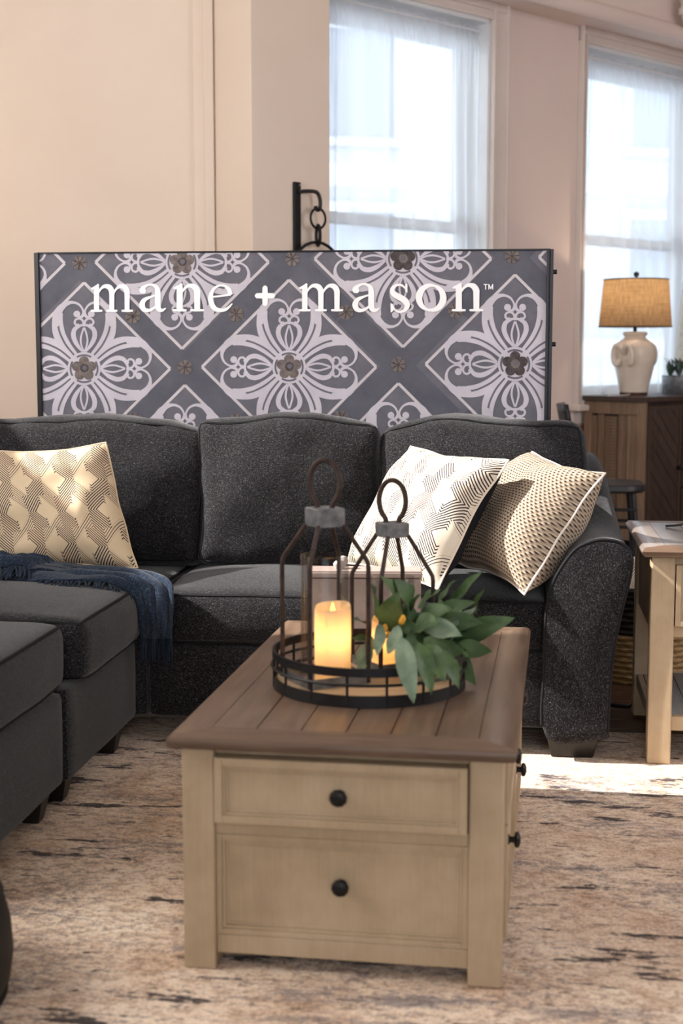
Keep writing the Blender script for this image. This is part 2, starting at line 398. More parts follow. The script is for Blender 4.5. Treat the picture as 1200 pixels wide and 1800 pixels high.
class Puff:
    """upholstery cushion: rounded box with bulged faces, centred at the origin"""
    def __init__(s, sx, sy, sz, r, bulge, wr=0.006, wscale=5, seed=1.0, warp=None):
        s.h = (sx / 2, sy / 2, sz / 2); s.r = r; s.b = bulge; s.wr = wr; s.ws = wscale; s.seed = seed; s.warp = warp
    def at(s, p):
        h = s.h; r = s.r
        q = Vector((p[0] * h[0], p[1] * h[1], p[2] * h[2]))
        inn = Vector([max(-(h[i] - r), min(h[i] - r, q[i])) for i in range(3)])
        d = q - inn
        if d.length > 1e-9: q = inn + d.normalized() * min(r, max(d.length, r) if d.length > 0 else r)
        a = [max(-1, min(1, q[i] / h[i])) for i in range(3)]
        e = lambda t: max(0.0, 1 - t * t) ** 0.75
        off = Vector((0, 0, 0))
        for (ax, sg, amt) in s.b:
            o1, o2 = [i for i in range(3) if i != ax]
            w = max(0.0, a[ax] * sg) ** 2
            off[ax] += sg * amt * e(a[o1]) * e(a[o2]) * w
        q = q + off
        n = s.wr * (nz(q, s.ws, s.seed) + 0.5 * nz(q, s.ws * 2.3, s.seed + 4))
        q = q + Vector((p[0], p[1], p[2])).normalized() * n
        if s.warp: q = s.warp(q, a)
        return q
    def mesh(s, n=18):
        mb = MB(); idx = {}
        prm = [math.sin((-1 + 2 * i / n) * PI / 2 * 0.92) / math.sin(PI / 2 * 0.92) for i in range(n + 1)]
        def vid(p):
            k = tuple(round(c, 5) for c in p)
            if k not in idx: idx[k] = len(mb.v); mb.v.append(tuple(s.at(p)))
            return idx[k]
        for ax in range(3):
            o1, o2 = [i for i in range(3) if i != ax]
            for sg in (-1, 1):
                for i in range(n):
                    for j in range(n):
                        f = []
                        for (di, dj) in ((0, 0), (1, 0), (1, 1), (0, 1)):
                            p = [0, 0, 0]; p[ax] = sg; p[o1] = prm[i + di]; p[o2] = prm[j + dj]; f.append(vid(p))
                        mb.f.append(tuple(f))
        return mb
    def welt(s, ax, sg, r=0.006, n=14, k=6):
        """piping along the edge loop of face ax/sg"""
        o1, o2 = [i for i in range(3) if i != ax]; path = []
        ring = [(-1 + 2 * i / n, -1) for i in range(n)] + [(1, -1 + 2 * i / n) for i in range(n)] + [(1 - 2 * i / n, 1) for i in range(n)] + [(-1, 1 - 2 * i / n) for i in range(n)]
        for (u, v) in ring:
            p = [0, 0, 0]; p[ax] = sg; p[o1] = u; p[o2] = v; path.append(s.at(p))
        return MB().tube(path, r, k, closed=True)

# ================================================================== SETTING
ZF = -0.012
floor = structure(MB().box(-3.4, 4.8, -2.6, 12.6, ZF - 0.1, ZF - 0.008).build('floor', M['floorw'], smooth=False), 'dark brown hardwood board floor under the rug and furniture', 'floor')
_pm = None
for i in range(40):
    y = 4.3 + i * 0.13
    if _pm is None: _pm = MB().box(-3.35, 4.75, 0, 0.126, ZF - 0.008, ZF).mesh('plank', False)
    link('plank', _pm, M['floorw'], floor, 0.002, loc=(0, y, 0))
for i in range(8):
    link('plank', _pm, M['floorw'], floor, 0.002, loc=(0, 4.3 - (i + 1) * 0.13, 0))
structure(MB().box(-3.5, 4.9, -2.7, 12.6, 4.7, 4.8).build('ceiling', M['ceil'], smooth=False), 'pale plaster ceiling high above the room', 'ceiling')
def holed(mb, L0, L1, z0, z1, t0, t1, holes):
    """wall in its own frame: x along, y through, z up; holes = (x0,x1,z0,z1)"""
    xs = sorted({L0, L1, *[h[0] for h in holes], *[h[1] for h in holes]})
    for a, b in zip(xs, xs[1:]):
        zs = [z0]; blk = [h for h in holes if h[0] <= a + 1e-6 and h[1] >= b - 1e-6]
        cur = z0
        for h in sorted(blk, key=lambda q: q[2]):
            if h[2] > cur: mb.box(a, b, t0, t1, cur, h[2])
            cur = h[3]
        if cur < z1: mb.box(a, b, t0, t1, cur, z1)
    return mb
# left side wall with an assumed high window (outside the frame; the sun comes in through it, edges set to shape its patch)
wl = structure(holed(MB(), -2.7, 7.45, ZF, 4.7, 0, 0.2, [(3.72, 5.02, 2.79, 4.5)]).build('wall_left', M['wall'], smooth=False), 'plain cream side wall with an assumed high window left of the sofa', 'wall')
wl.location = (-3.3, 0, 0); wl.rotation_euler = (0, 0, PI / 2)
structure(MB().box(-3.5, -0.66, 7.45, 7.65, ZF, 4.7).build('wall_back', M['wall'], smooth=False), 'warm cream plaster wall behind the printed panel at left', 'wall')
structure(MB().box(4.6, 4.8, -2.7, 12.5, ZF, 4.7).build('wall_right', M['wall_bay'], smooth=False), 'plain side wall at the far right of the room', 'wall')
structure(holed(MB(), -3.3, 4.7, ZF, 4.7, -2.7, -2.5, [(-1.2, 2.0, 0.9, 3.0)]).build('wall_front', M['wall'], smooth=False), 'wall with wide added window opening behind the camera', 'wall')  # unseen wall; its window opening is added to let daylight in

BAY = 43.0 * PI / 180
CB = Vector((-0.454, 7.223, 0))
dB = Vector((math.cos(BAY), math.sin(BAY), 0)); nB = Vector((-math.sin(BAY), math.cos(BAY), 0))
# column at the corner of the bay
P0 = CB; P1 = CB + dB * 0.537; P2 = P1 + nB * 0.5; P3 = CB + Vector((-0.21, 0.225, 0)) ; P4 = P3 + Vector((0.05, 0.4, 0))
mb = MB(); prof = [P0, P1, P2, P4, P3]
mb.loft([[p + Vector((0, 0, ZF)) for p in prof], [p + Vector((0, 0, 4.7)) for p in prof]])
structure(mb.build('trim_1', M['wall'], bevel=0.006, smooth=False), 'square plastered corner column between left wall and window bay', 'column')
mb = MB()
mb.box(-0.765, -0.70, 7.43, 7.46, ZF, 4.7); mb.box(-0.71, -0.66, 7.42, 7.46, ZF, 4.7)
structure(mb.build('trim_2', M['wall'], bevel=0.004, smooth=False), 'narrow vertical moulding strip on the wall left of the column', 'trim')
# window wall
OW = CB + nB * 0.12
zs0, zs1 = 0.93, 3.235
w1 = (0.62, 1.95); w2 = (2.86, 4.25)
holes = [(w1[0], w1[1], zs0, zs1), (w2[0], w2[1], zs0, zs1)]
o = structure(holed(MB(), 0.5, 7.0, ZF, 4.7, 0, 0.28, holes).build('wall_bay', M['wall_bay'], smooth=False), 'beige plaster wall with two tall curtained windows', 'wall')
o.location = OW; o.rotation_euler = (0, 0, BAY)
def make_window(n, x0, x1, label, left_casing=True):
    w = thing('window_%d' % n, label, 'window', OW, BAY, None, 'structure')
    cw = 0.135
    for (a, b, nm) in (((x1, x1 + cw, 'casing'),) + (((x0 - 0.06, x0, 'casing'),) if left_casing else ())):
        m = MB().box(a, b, -0.022, 0.0, zs0 - 0.02, zs1 + 0.13)
        m.box(b - 0.022 if a > x0 else a, b if a > x0 else a + 0.015, -0.045, -0.02, zs0 - 0.02, zs1 + 0.13)
        m.box(a if a > x0 else b - 0.02, a + 0.02 if a > x0 else b, -0.034, -0.02, zs0 - 0.02, zs1 + 0.13)
        m.build('casing', M['trim'], w, 0.004, smooth=False)
    m = MB().box(x0 - 0.06, x1 + cw, -0.024, 0.0, zs1, zs1 + 0.13); m.box(x0 - 0.08, x1 + cw + 0.02, -0.05, -0.02, zs1 + 0.10, zs1 + 0.135); m.box(x0 - 0.06, x1 + cw, -0.036, -0.02, zs1 + 0.05, zs1 + 0.07); m.box(x0, x1, -0.034, -0.02, zs1, zs1 + 0.02)
    m.build('head_casing', M['trim'], w, 0.004, smooth=False)
    box('sill', M['trim'], w, x0 - 0.1, x1 + cw + 0.03, -0.09, 0.1, zs0 - 0.045, zs0 - 0.005, 0.006)
    box('apron', M['trim'], w, x0 - 0.07, x1 + cw, -0.02, 0.0, zs0 - 0.13, zs0 - 0.045, 0.004)
    # jamb lining
    m = MB().box(x0, x0 + 0.02, 0.0, 0.27, zs0, zs1); m.box(x1 - 0.02, x1, 0.0, 0.27, zs0, zs1); m.box(x0, x1, 0.0, 0.27, zs1 - 0.02, zs1); m.box(x0, x1, 0.1, 0.27, zs0 - 0.005, zs0 + 0.02)
    m.build('jamb', M['white'], w, smooth=False)
    zm = 2.02
    for (za, zb, ya, nm) in ((zs0 + 0.02, zm + 0.03, 0.14, 'lower_sash'), (zm - 0.03, zs1 - 0.02, 0.19, 'upper_sash')):
        m = MB().box(x0 + 0.02, x0 + 0.085, ya, ya + 0.045, za, zb); m.box(x1 - 0.085, x1 - 0.02, ya, ya + 0.045, za, zb)
        m.box(x0 + 0.02, x1 - 0.02, ya, ya + 0.045, za, za + (0.09 if nm[0] == 'l' else 0.05)); m.box(x0 + 0.02, x1 - 0.02, ya, ya + 0.045, zb - (0.05 if nm[0] == 'l' else 0.13), zb)
        f = m.build(nm, M['white'], w, 0.004, smooth=False)
        MB().box(x0 + 0.08, x1 - 0.08, ya + 0.02, ya + 0.025, za + 0.04, zb - 0.04).build('pane', M['glass'], f, smooth=False)
    return w
make_window(1, w1[0], w1[1], 'tall white sash window right behind the printed panel', False)
make_window(2, w2[0], w2[1], 'tall white sash window at right behind the table lamp')
# soffit beam along the bay wall
m = MB().box(0.6, 7.0, -0.30, -0.002, 3.33, 4.7)
sec = [(-0.30 - 0.05 * math.sin(a), 3.34 + 0.05 * -math.cos(a)) for a in [i * PI / 8 for i in range(9)]]
m.loft([[Vector((x, y, z)) for (y, z) in sec] for x in (0.6, 7.0)])
o = structure(m.build('trim_3', M['wall_bay'], bevel=0.003), 'boxed ceiling beam with rounded lower edge above the windows', 'beam')
o.location = OW; o.rotation_euler = (0, 0, BAY)
# brick below the right window
t = thing('trim_4', 'strip of red brick showing under the right window sill', 'brickwork', OW, BAY, None, 'structure')
box('mortar', M['mortar'], t, 2.62, 3.1, -0.014, 0.0, 0.2, 0.80, 0)
_bm = MB().box(0, 0.075, -0.022, -0.012, 0, 0.06).mesh('brick', False)
for r in range(8):
    for k in range(6):
        link('brick', _bm, M['brick'], t, loc=(2.625 + k * 0.08 - (0.035 if r % 2 else 0), 0, 0.25 + r * 0.068))
# white pipe on the beam
t = thing('heating_pipe', 'white painted pipe with elbow fittings on the beam at top right', 'pipe', OW, BAY)
def pipe_pt(x, z, y=-0.42): return (x - 0.11, y, z - 0.28)
MB().tube([pipe_pt(3.50, 4.9), pipe_pt(3.50, 3.80)], 0.042, 14).build('upright_pipe', M['trim'], t)
MB().tube([pipe_pt(3.50, 3.86), pipe_pt(3.50, 3.78)], 0.058, 16).build('collar', M['trim'], t)
MB().tube(cat_rom([pipe_pt(3.50, 3.80), pipe_pt(3.505, 3.71), pipe_pt(3.56, 3.655), pipe_pt(3.68, 3.65), pipe_pt(4.4, 3.65)], 5), 0.05, 14).build('elbow_pipe', M['trim'], t)
MB().tube([pipe_pt(3.50, 3.74), pipe_pt(3.50, 3.70)], 0.064, 16).build('collar', M['trim'], t)

# sheer curtains and rods
def curtain(x0, x1, label, seed, rodlabel):
    ZR = 3.175
    cu = thing('sheer_curtain', label, 'curtain', OW, BAY)
    def fn(u, v):
        x = x0 + (x1 - x0) * u; z = 0.96 + (ZR + 0.02 - 0.96) * v
        ph = u * (x1 - x0) * 2 * PI / 0.15 + 7.0 * nz((u * 3.3, 0, 0), 1, seed) + 1.5 * nz((u * 4, v * 1.5, 0), 1, seed + 3)
        hi = max(0.0, (v - 0.8) / 0.2)
        amp = 0.010 + 0.016 * (1 - v) + 0.010 * nz((u * 9, v * 0.8, 0), 1, seed + 2)
        y = 0.055 + amp * (math.sin(ph) * (1 - 0.7 * hi) + 0.6 * hi * math.sin(ph * 3.1)) + 0.02 * nz((u * 3, v * 1.2, 0), 1, seed + 5)
        if v > 0.955: y = 0.055 + (0.013 + 0.004 * math.sin(ph * 2)) * (1 if v < 0.985 else 0.7)
        x += 0.02 * (1 - v) * nz((u * 6, v, 0), 1, seed + 9)
        return (x, y, z + (0.006 * math.sin(ph * 1.0) if v > 0.99 else 0))
    MB().grid(fn, 260, 40, False).build('curtain_panel', M['sheer'], cu)
    def fh(u, v):
        p = Vector(fn(u, 0.93 + 0.065 * v)); p.y += 0.012; return p
    MB().grid(fh, 260, 4, False).build('heading', M['sheer'], cu)
    rd = thing('curtain_rod', rodlabel, 'rod', OW, BAY)
    MB().tube([(x0 - 0.03, 0.062, ZR), (x1 + 0.05, 0.062, ZR)], 0.008, 10).build('rod', M['white'], rd)
    for xx in (x0 - 0.02, x1 + 0.045): MB().box(xx - 0.012, xx + 0.012, 0.03, 0.10, ZR - 0.03, ZR + 0.02).build('bracket', M['galv'], rd, 0.003, smooth=False)
curtain(w1[0] + 0.03, w1[1] - 0.035, 'white sheer curtain on the left window behind the printed panel', 1.3, 'slim white curtain rod across the left window')
curtain(w2[0] + 0.03, w2[1] - 0.03, 'white sheer curtain on the right window behind the table lamp', 7.7, 'slim white curtain rod across the right window')

# building across the street
t = thing('building', 'pale stone building facade across the street beyond the curtains', 'building', (2.0, 21.0, 0), R(14))
box('wall', M['facade'], t, -16, 22, 0, 3, -6, 7.2, 0)
for k, (z, h, d) in enumerate(((7.2, 0.5, 0.9), (6.3, 0.25, 0.4), (3.6, 0.3, 0.35), (1.2, 0.25, 0.3), (-1.6, 0.25, 0.3))):
    box('cornice', M['facade'], t, -16.2, 22.2, -d, 0, z, z + h, 0)
_wm = MB().box(0, 1.1, -0.03, 0.0, 0, 1.5).mesh('facade_window', False); _fm = MB().box(-0.12, 1.22, -0.1, -0.01, -0.12, 0.0).box(-0.12, 0, -0.1, -0.01, 0, 1.5).box(1.1, 1.22, -0.1, -0.01, 0, 1.5).box(-0.12, 1.22, -0.1, -0.01, 1.5, 1.65).mesh('window_surround', False)
for r, z in enumerate((-0.9, 1.75, 4.3)):
    for k in range(14):
        f = link('window_surround', _fm, M['facade'], t, loc=(-12 + k * 2.4, 0, z)); link('window_pane', _wm, M['facadew'], f)

# ------------------------------------------------------------------ rug
YAW = -0.12
rug = MB()
rug.grid(lambda u, v: (-2.9 + 5.0 * u, -2.5 + 3.0 * v, -0.0005), 40, 40, False); rug.box(-2.9, 2.1, -2.5, 0.5, -0.0105, -0.001)
rug = tag(rug.build('area_rug', M['rug'], smooth=False), 'distressed beige rug with grey and dark streaks under the coffee table', 'rug')
rug.location = (0.6, 4.14, 0); rug.rotation_euler = (0, 0, YAW)

# ================================================================== SOFA
sofa = thing('sectional_sofa', 'charcoal grey L-shaped sectional sofa with rolled arm and loose cushions', 'sofa', (0.85, 4.24, 0), YAW)
SM = M['sofa']
def cush(name, puff, loc, rot=(0, 0, 0), welts=((2, 1),), n=18, wr=0.0055):
    o = puff.mesh(n).build(name, SM, sofa, loc=loc, rot=rot)
    for (ax, sg) in welts: puff.welt(ax, sg, wr).build('piping', M['sofadark'], o)
    return o
# base frames
def base_box(name, x0, x1, y0, y1, z0, z1):
    p = Puff(x1 - x0, y1 - y0, z1 - z0, 0.022, [(1, -1, 0.008), (0, 1, 0.008)], 0.002)
    return p.mesh(12).build(name, SM, sofa, loc=((x0 + x1) / 2, (y0 + y1) / 2, (z0 + z1) / 2))
base_box('seat_base', -1.50, -0.17, 0.06, 0.90, 0.085, 0.335)
base_box('corner_base', -2.78, -1.50, 0.06, 0.92, 0.085, 0.345)
base_box('chaise_base', -2.78, -1.535, -0.66, 0.055, 0.085, 0.35)
base_box('chaise_base', -2.78, -1.545, -1.33, -0.665, 0.085, 0.35)
# back shell
def warp_back(q, a): return q
p = Puff(2.6, 0.17, 0.66, 0.05, [(1, 1, 0.01)], 0.002); p.mesh(14).build('back_frame', SM, sofa, loc=(-1.47, 0.86, 0.52))
p = Puff(0.17, 2.15, 0.66, 0.05, [(0, -1, 0.01)], 0.002); p.mesh(14).build('back_frame', SM, sofa, loc=(-2.72, -0.24, 0.52))
# seat cushions
cush('seat_cushion', Puff(0.655, 0.74, 0.165, 0.028, [(2, 1, 0.045), (1, -1, 0.028)], 0.005, 5, 2.0), (-1.14, 0.43, 0.415), welts=((2, 1), (2, -1)))
cush('seat_cushion', Puff(0.60, 0.74, 0.165, 0.028, [(2, 1, 0.04), (1, -1, 0.028)], 0.005, 5, 5.0), (-0.51, 0.43, 0.415), welts=((2, 1), (2, -1)))
cush('seat_cushion', Puff(1.23, 0.66, 0.165, 0.03, [(2, 1, 0.02)], 0.004, 5, 9.0), (-2.09, 0.42, 0.425), welts=((2, 1),))
cush('chaise_cushion', Puff(1.20, 0.635, 0.18, 0.035, [(2, 1, 0.035), (0, 1, 0.03)], 0.005, 5, 12.0), (-2.115, -0.26, 0.438), welts=((2, 1), (2, -1)))
cush('chaise_cushion', Puff(1.16, 0.70, 0.18, 0.035, [(2, 1, 0.035), (0, 1, 0.02)], 0.005, 5, 15.0), (-2.135, -0.960, 0.438), welts=((2, 1), (2, -1)))
# back cushions
def back_warp(seed, lean=0.16):
    def f(q, a):
        # top slumps a little and leans back; soft folds along the top
        k = (a[2] + 1) / 2
        q.z += 0.010 * math.sin(a[0] * 5 + seed) * max(0, a[2]) - 0.018 * abs(a[0]) ** 3 * max(0, a[2])
        q.y += 0.010 * nz((q.x, q.z, 0), 7, seed) * (0.4 + k)
        q.x += 0.012 * nz((q.z, q.x, 1), 6, seed)
        return q
    return f
for (x0, x1, z0, z1, sd, d) in ((-1.43, -0.795, 0.50, 1.02, 1.0, 0.26), (-0.80, -0.085, 0.50, 1.015, 3.3, 0.25), (-2.45, -1.405, 0.50, 1.012, 6.1, 0.25)):
    w = x1 - x0
    cush('back_cushion', Puff(w, d, z1 - z0, 0.05, [(1, -1, 0.075), (2, 1, 0.02), (0, 1, 0.015), (0, -1, 0.015)], 0.017, 5, sd, back_warp(sd)), ((x0 + x1) / 2, 0.61, (z0 + z1) / 2 + 0.008), (R(-9), 0, 0), welts=((1, -1), (1, 1)), n=24, wr=0.005)
for k in range(2):
    cush('back_cushion', Puff(0.24, 0.68, 0.5, 0.06, [(0, 1, 0.06), (2, 1, 0.02)], 0.01, 4, 20.0 + k), (-2.56, -0.05 - 0.70 * k, 0.755), (0, R(-9), 0), welts=((0, 1),), n=16)
# flared rolled arm at right: front outline, lofted back with a sweeping top
arm_prof = [(-0.213, 0.075), (-0.222, 0.30), (-0.220, 0.46), (-0.205, 0.55), (-0.178, 0.610), (-0.138, 0.667), (-0.100, 0.690), (-0.060, 0.701), (-0.010, 0.697), (0.024, 0.676), (0.036, 0.645), (0.030, 0.580), (0.012, 0.50), (-0.010, 0.38), (-0.022, 0.24), (-0.027, 0.10), (-0.04, 0.075)]
ap = cat_rom(arm_prof, 4, True)
secs = []
NV = 16
for i in range(NV + 1):
    v = i / NV; y = 0.0 + 0.90 * v
    s_ = min(1, max(0, (v - 0.28) / 0.62)); s_ = s_ * s_ * (3 - 2 * s_)
    top = 0.205 * s_
    sec = []
    for (x, z) in ap:
        k = max(0, (z - 0.45) / 0.25)
        flat = 1 - 0.55 * s_ * max(0, min(1, (z - 0.4) / 0.2))
        xx = x if x < -0.1 else (-0.1 + (x + 0.1) * (1 - 0.25 * s_ * (1 if z > 0.5 else 0.2)))
        sec.append(Vector((xx, y, z + top * min(1.0, k) * 1.0)))
    secs.append(sec)
# soft front edge
def shrink(sec, amt, dy):
    c = Vector((sum(p.x for p in sec) / len(sec), 0, sum(p.z for p in sec) / len(sec)))
    return [Vector((c.x + (p.x - c.x) * (1 - amt), p.y + dy, c.z + (p.z - c.z) * (1 - amt))) for p in sec]
mbarm = MB(); mbarm.loft([shrink(secs[0], 0.10, -0.012), shrink(secs[0], 0.03, -0.009)] + secs + [shrink(secs[-1], 0.06, 0.02)])
arm = mbarm.build('arm', SM, sofa)
MB().tube([Vector((p.x, p.y - 0.004, p.z)) for p in secs[0] if p.z > 0.085], 0.006, 6).build('piping', M['sofadark'], arm)
# legs
def block_leg(x, y, w=0.14, d=0.14, tp=0.02):
    mb = MB(); q = lambda s, z: [Vector((x + a * (w / 2 - s), y + b * (d / 2 - s), z)) for (a, b) in ((-1, -1), (1, -1), (1, 1), (-1, 1))]
    mb.loft([q(tp, 0.0), q(0, 0.088)]); mb.build('leg', M['leg'], sofa, 0.004, smooth=False)
for (x, y) in ((-0.13, 0.075), (-0.13, 0.80), (-1.60, -0.06), (-1.61, -0.545), (-1.615, -0.735), (-1.61, -1.25), (-2.70, 0.82), (-2.70, -1.25)): block_leg(x, y, 0.17 if y == 0.075 else 0.085, 0.085)

# ================================================================== THROW PILLOWS
def pillow(name, label, loc, rot, w, h, t, front, back, seed, seam=None, sag=0.0, flop=None, group=None):
    r = thing(name, label, 'cushion', loc, 0, group); r.rotation_euler = rot
    def surf(sg):
        def fn(u, v):
            a = 2 * u - 1; b = 2 * v - 1
            c = 0.075
            x = a * w / 2 * (1 - c * (1 - b * b) ** 1.0 + 0.0); z = b * h / 2 * (1 - c * (1 - a * a))
            th = max(0.0, (1 - a ** 4) * (1 - b ** 4)) ** 0.62 * (1 - 0.25 * (a * a + b * b) / 2)
            n = 0.016 * nz((a * 1.6, b * 1.6, sg), 1.5, seed) * (1 - abs(a) ** 6) * (1 - abs(b) ** 6)
            n += 0.006 * nz((a * 5, b * 2, sg), 1.3, seed + 3) * (1 - abs(a) ** 8) * (1 - abs(b) ** 8)
            y = sg * (t / 2 * th + n)
            p = Vector((x, y, z))
            p.x += 0.012 * nz((b * 1.5, a, 0), 1.2, seed + 8); p.z += 0.012 * nz((a * 1.5, b, 2), 1.2, seed + 6)
            if flop: p = flop(p, a, b)
            return p
        return fn
    MB().grid(surf(-1), 44, 44).build('front_cover', front, r)
    MB().grid(surf(1), 30, 30).build('back_cover', back, r)
    f = surf(-1); N = 24
    loop = [f(i / N, 0) for i in range(N)] + [f(1, i / N) for i in range(N)] + [f(1 - i / N, 1) for i in range(N)] + [f(0, 1 - i / N) for i in range(N)]
    MB().tube(loop, 0.004, 6, closed=True).build('seam', seam or front, r)
    return r
CH1 = chevron_mat('chevron_cotton', 4.4, 3.6, '#bfab8e', '#332b30')
CH2 = chevron_mat('chevron_cotton_white', 4.0, 3.6, '#d2c6b3', '#33262a', (0.3, 0.4))
TW = tweed_mat()
def sw(u, v, z):   # sofa-frame point to the room
    c, s = math.cos(YAW), math.sin(YAW)
    return (0.85 + u * c - v * s, 4.24 + u * s + v * c, z)
def lean_left(p, a, b): p.x -= 0.055 * b + 0.012 * b * b; return p
pillow('throw_pillow', 'cream pillow with dark zigzag lines at left beside the blue throw', sw(-1.85, 0.20, 0.752), (R(-20), R(-3), YAW + R(4)), 0.48, 0.43, 0.18, CH1, CH1, 2.2, flop=lean_left)
pillow('throw_pillow', 'brightly lit white zigzag pillow with black back behind the lanterns', sw(-0.61, 0.15, 0.757), (R(-36), R(3), YAW + R(-44)), 0.45, 0.47, 0.21, CH2, M['black'], 5.7)
pillow('throw_pillow', 'plain tweed pillow with piped seam leaning on the sofa arm', sw(-0.28, 0.22, 0.735), (R(-36), R(4), YAW + R(-60)), 0.46, 0.45, 0.27, TW, TW, 8.1, seam=M['ivory'])

# ------------------------------------------------------------------ blue throw
thr = thing('throw_blanket', 'blue woven throw with knotted fringe draped over the sofa corner', 'blanket', (0.85, 4.24, 0), YAW)
def strip(name, pts, wid, wdirs, seed, amp, nu=26, k=8):
    path = cat_rom(pts, k); ws = cat_rom([(w,) for w in wid], k); wd = cat_rom(wdirs, k)
    n = len(path) - 1
    def fn(a, b):
        i = min(n, int(round(b * n))); p = Vector(path[i]); w = ws[i][0]; d = Vector(wd[i]).normalized(); t = 2 * a - 1
        up = Vector((0, 0, 1)) if i < n * 0.72 else Vector((0.1, -1, 0))
        q = p + d * (w / 2 * t) + up * (amp * (abs(math.sin(t * 5.2 + seed + b * 2.0)) + 0.8 * nz((t * 1.5, b * 4, 0), 1.4, seed)) * (1 - 0.3 * abs(t)))
        return q
    mb = MB().grid(fn, nu, n); o = mb.build(name, M['throw'], thr, label=None)
    so = o.modifiers.new('sol', 'SOLIDIFY'); so.thickness = 0.006; so.offset = 1
    return fn
f1 = strip('blanket_panel', [(-2.25, 0.10, 0.545), (-2.04, 0.10, 0.55), (-1.84, 0.06, 0.548), (-1.68, 0.00, 0.556), (-1.53, -0.03, 0.553), (-1.455, -0.045, 0.515), (-1.44, -0.055, 0.44), (-1.435, -0.055, 0.375)],
      [0.34, 0.32, 0.28, 0.24, 0.19, 0.14, 0.11, 0.095], [(0.1, 1, 0), (0.1, 1, 0), (0.2, 1, 0), (0.4, 1, 0), (0.6, 0.8, 0), (0.9, 0.3, 0), (1, 0.1, 0), (1, 0.1, 0)], 1.0, 0.019)
f2 = strip('folded_layer', [(-2.25, 0.02, 0.572), (-2.08, 0.02, 0.585), (-1.95, 0.04, 0.588), (-1.84, 0.07, 0.582), (-1.75, 0.10, 0.566)],
      [0.24, 0.22, 0.20, 0.18, 0.15], [(0.1, 1, 0), (0.1, 1, 0), (0.25, 1, 0), (0.3, 1, 0), (0.4, 1, 0)], 4.0, 0.028)
mb = MB()
for k in range(46):
    a = k / 45; p = Vector(f1(a, 1.0)); j = random.uniform(-.006, .006)
    mb.tube([p, p + Vector((j, -0.006, -0.03)), p + Vector((j * 2, -0.004, -0.065 - random.random() * 0.02))], [0.002, 0.0022, 0.001], 4)
for k in range(120):
    p = Vector(f2(0.0, k / 119)); j = random.uniform(-.012, .012)
    mb.tube([p, p + Vector((j, -0.018, -0.006)), p + Vector((j * 1.8, -0.038 - random.random() * .012, -0.022)), p + Vector((j * 2.5, -0.055 - random.random() * .02, -0.026))], [0.003, 0.0035, 0.003, 0.0015], 5)
    q = Vector(f1(0.0, 0.35 + 0.4 * k / 119))
    if k % 2: mb.tube([q, q + Vector((j, -0.015, -0.004)), q + Vector((j * 1.6, -0.035, -0.012))], [0.0025, 0.003, 0.0015], 5)
tag_fr = mb.build('fringe', M['throw'], thr); tag_fr['kind'] = 'stuff'

# ================================================================== PRINTED PANEL
HM = (2.22891154e-03, -5.43432837e-05, -1.23077830e-01, 5.22623034e-05, -2.21335641e-03, 2.60431448, 4.09900419e-05, -4.58545836e-05)
def PP(x, y):
    """design units of the print -> panel metres"""
    d = 1 + HM[6] * x + HM[7] * y
    return ((HM[0] * x + HM[1] * y + HM[2]) / d, (HM[3] * x + HM[4] * y + HM[5]) / d)
PW = 1.97; PT = 1.649; PB = 0.35
pan = thing('printed_panel', 'large printed display panel lettered mane + mason behind the sofa', 'sign', (-1.179, 5.52, 0), -0.10169)
box('panel_board', M['prbg'], pan, 0.0, PW, 0.0, 0.03, PB, PT, 0.002)
m = MB().box(-0.012, 0.006, -0.012, 0.045, ZF, PT + 0.004); m.build('side_post', M['pframe'], pan, 0.002, smooth=False)
m = MB().box(PW - 0.012, PW - 0.004, -0.010, 0.045, ZF, PT + 0.004).box(PW + 0.001, PW + 0.012, -0.012, 0.045, ZF, PT + 0.004); m.build('side_post', M['pframe'], pan, 0.001, smooth=False)
box('top_rail', M['pframe'], pan, 0.0, PW, -0.006, 0.036, PT, PT + 0.006, 0.001)
for z in (1.57, 1.30): MB().tube([(PW + 0.012, 0.015, z), (PW + 0.026, 0.015, z)], 0.009, 10).build('knob', M['pframe'], pan)
for x in (0.0, PW): MB().box(x - 0.02, x + 0.02, -0.02, 0.28, ZF, ZF + 0.02).build('foot', M['pframe'], pan, 0.002, smooth=False)

def clip_build(name, polys, mat, layer, parent=pan, top=PT - 0.001):
    """polys: lists of (u,z) on the panel; cut to the panel's edges"""
    bm = bmesh.new()
    for p in polys:
        dy = -5e-6 * (len(bm.faces) % 40)
        try: bm.faces.new([bm.verts.new((u, dy, z)) for (u, z) in p])
        except Exception: pass
    for co, no in (((0.007, 0, 0), (-1, 0, 0)), ((PW - 0.013, 0, 0), (1, 0, 0)), ((0, 0, top), (0, 0, 1)), ((0, 0, 0.9), (0, 0, -1))):
        bmesh.ops.bisect_plane(bm, geom=bm.verts[:] + bm.edges[:] + bm.faces[:], plane_co=co, plane_no=no, clear_outer=True)
    for f in bm.faces:
        if f.normal.y > 0: f.normal_flip()
    if not bm.faces: bm.free(); return None
    me = bpy.data.meshes.new(name); bm.to_mesh(me); bm.free()
    o = link(name, me, mat, parent); o.location = (0, -0.0006 - 0.0005 * layer, 0); return o
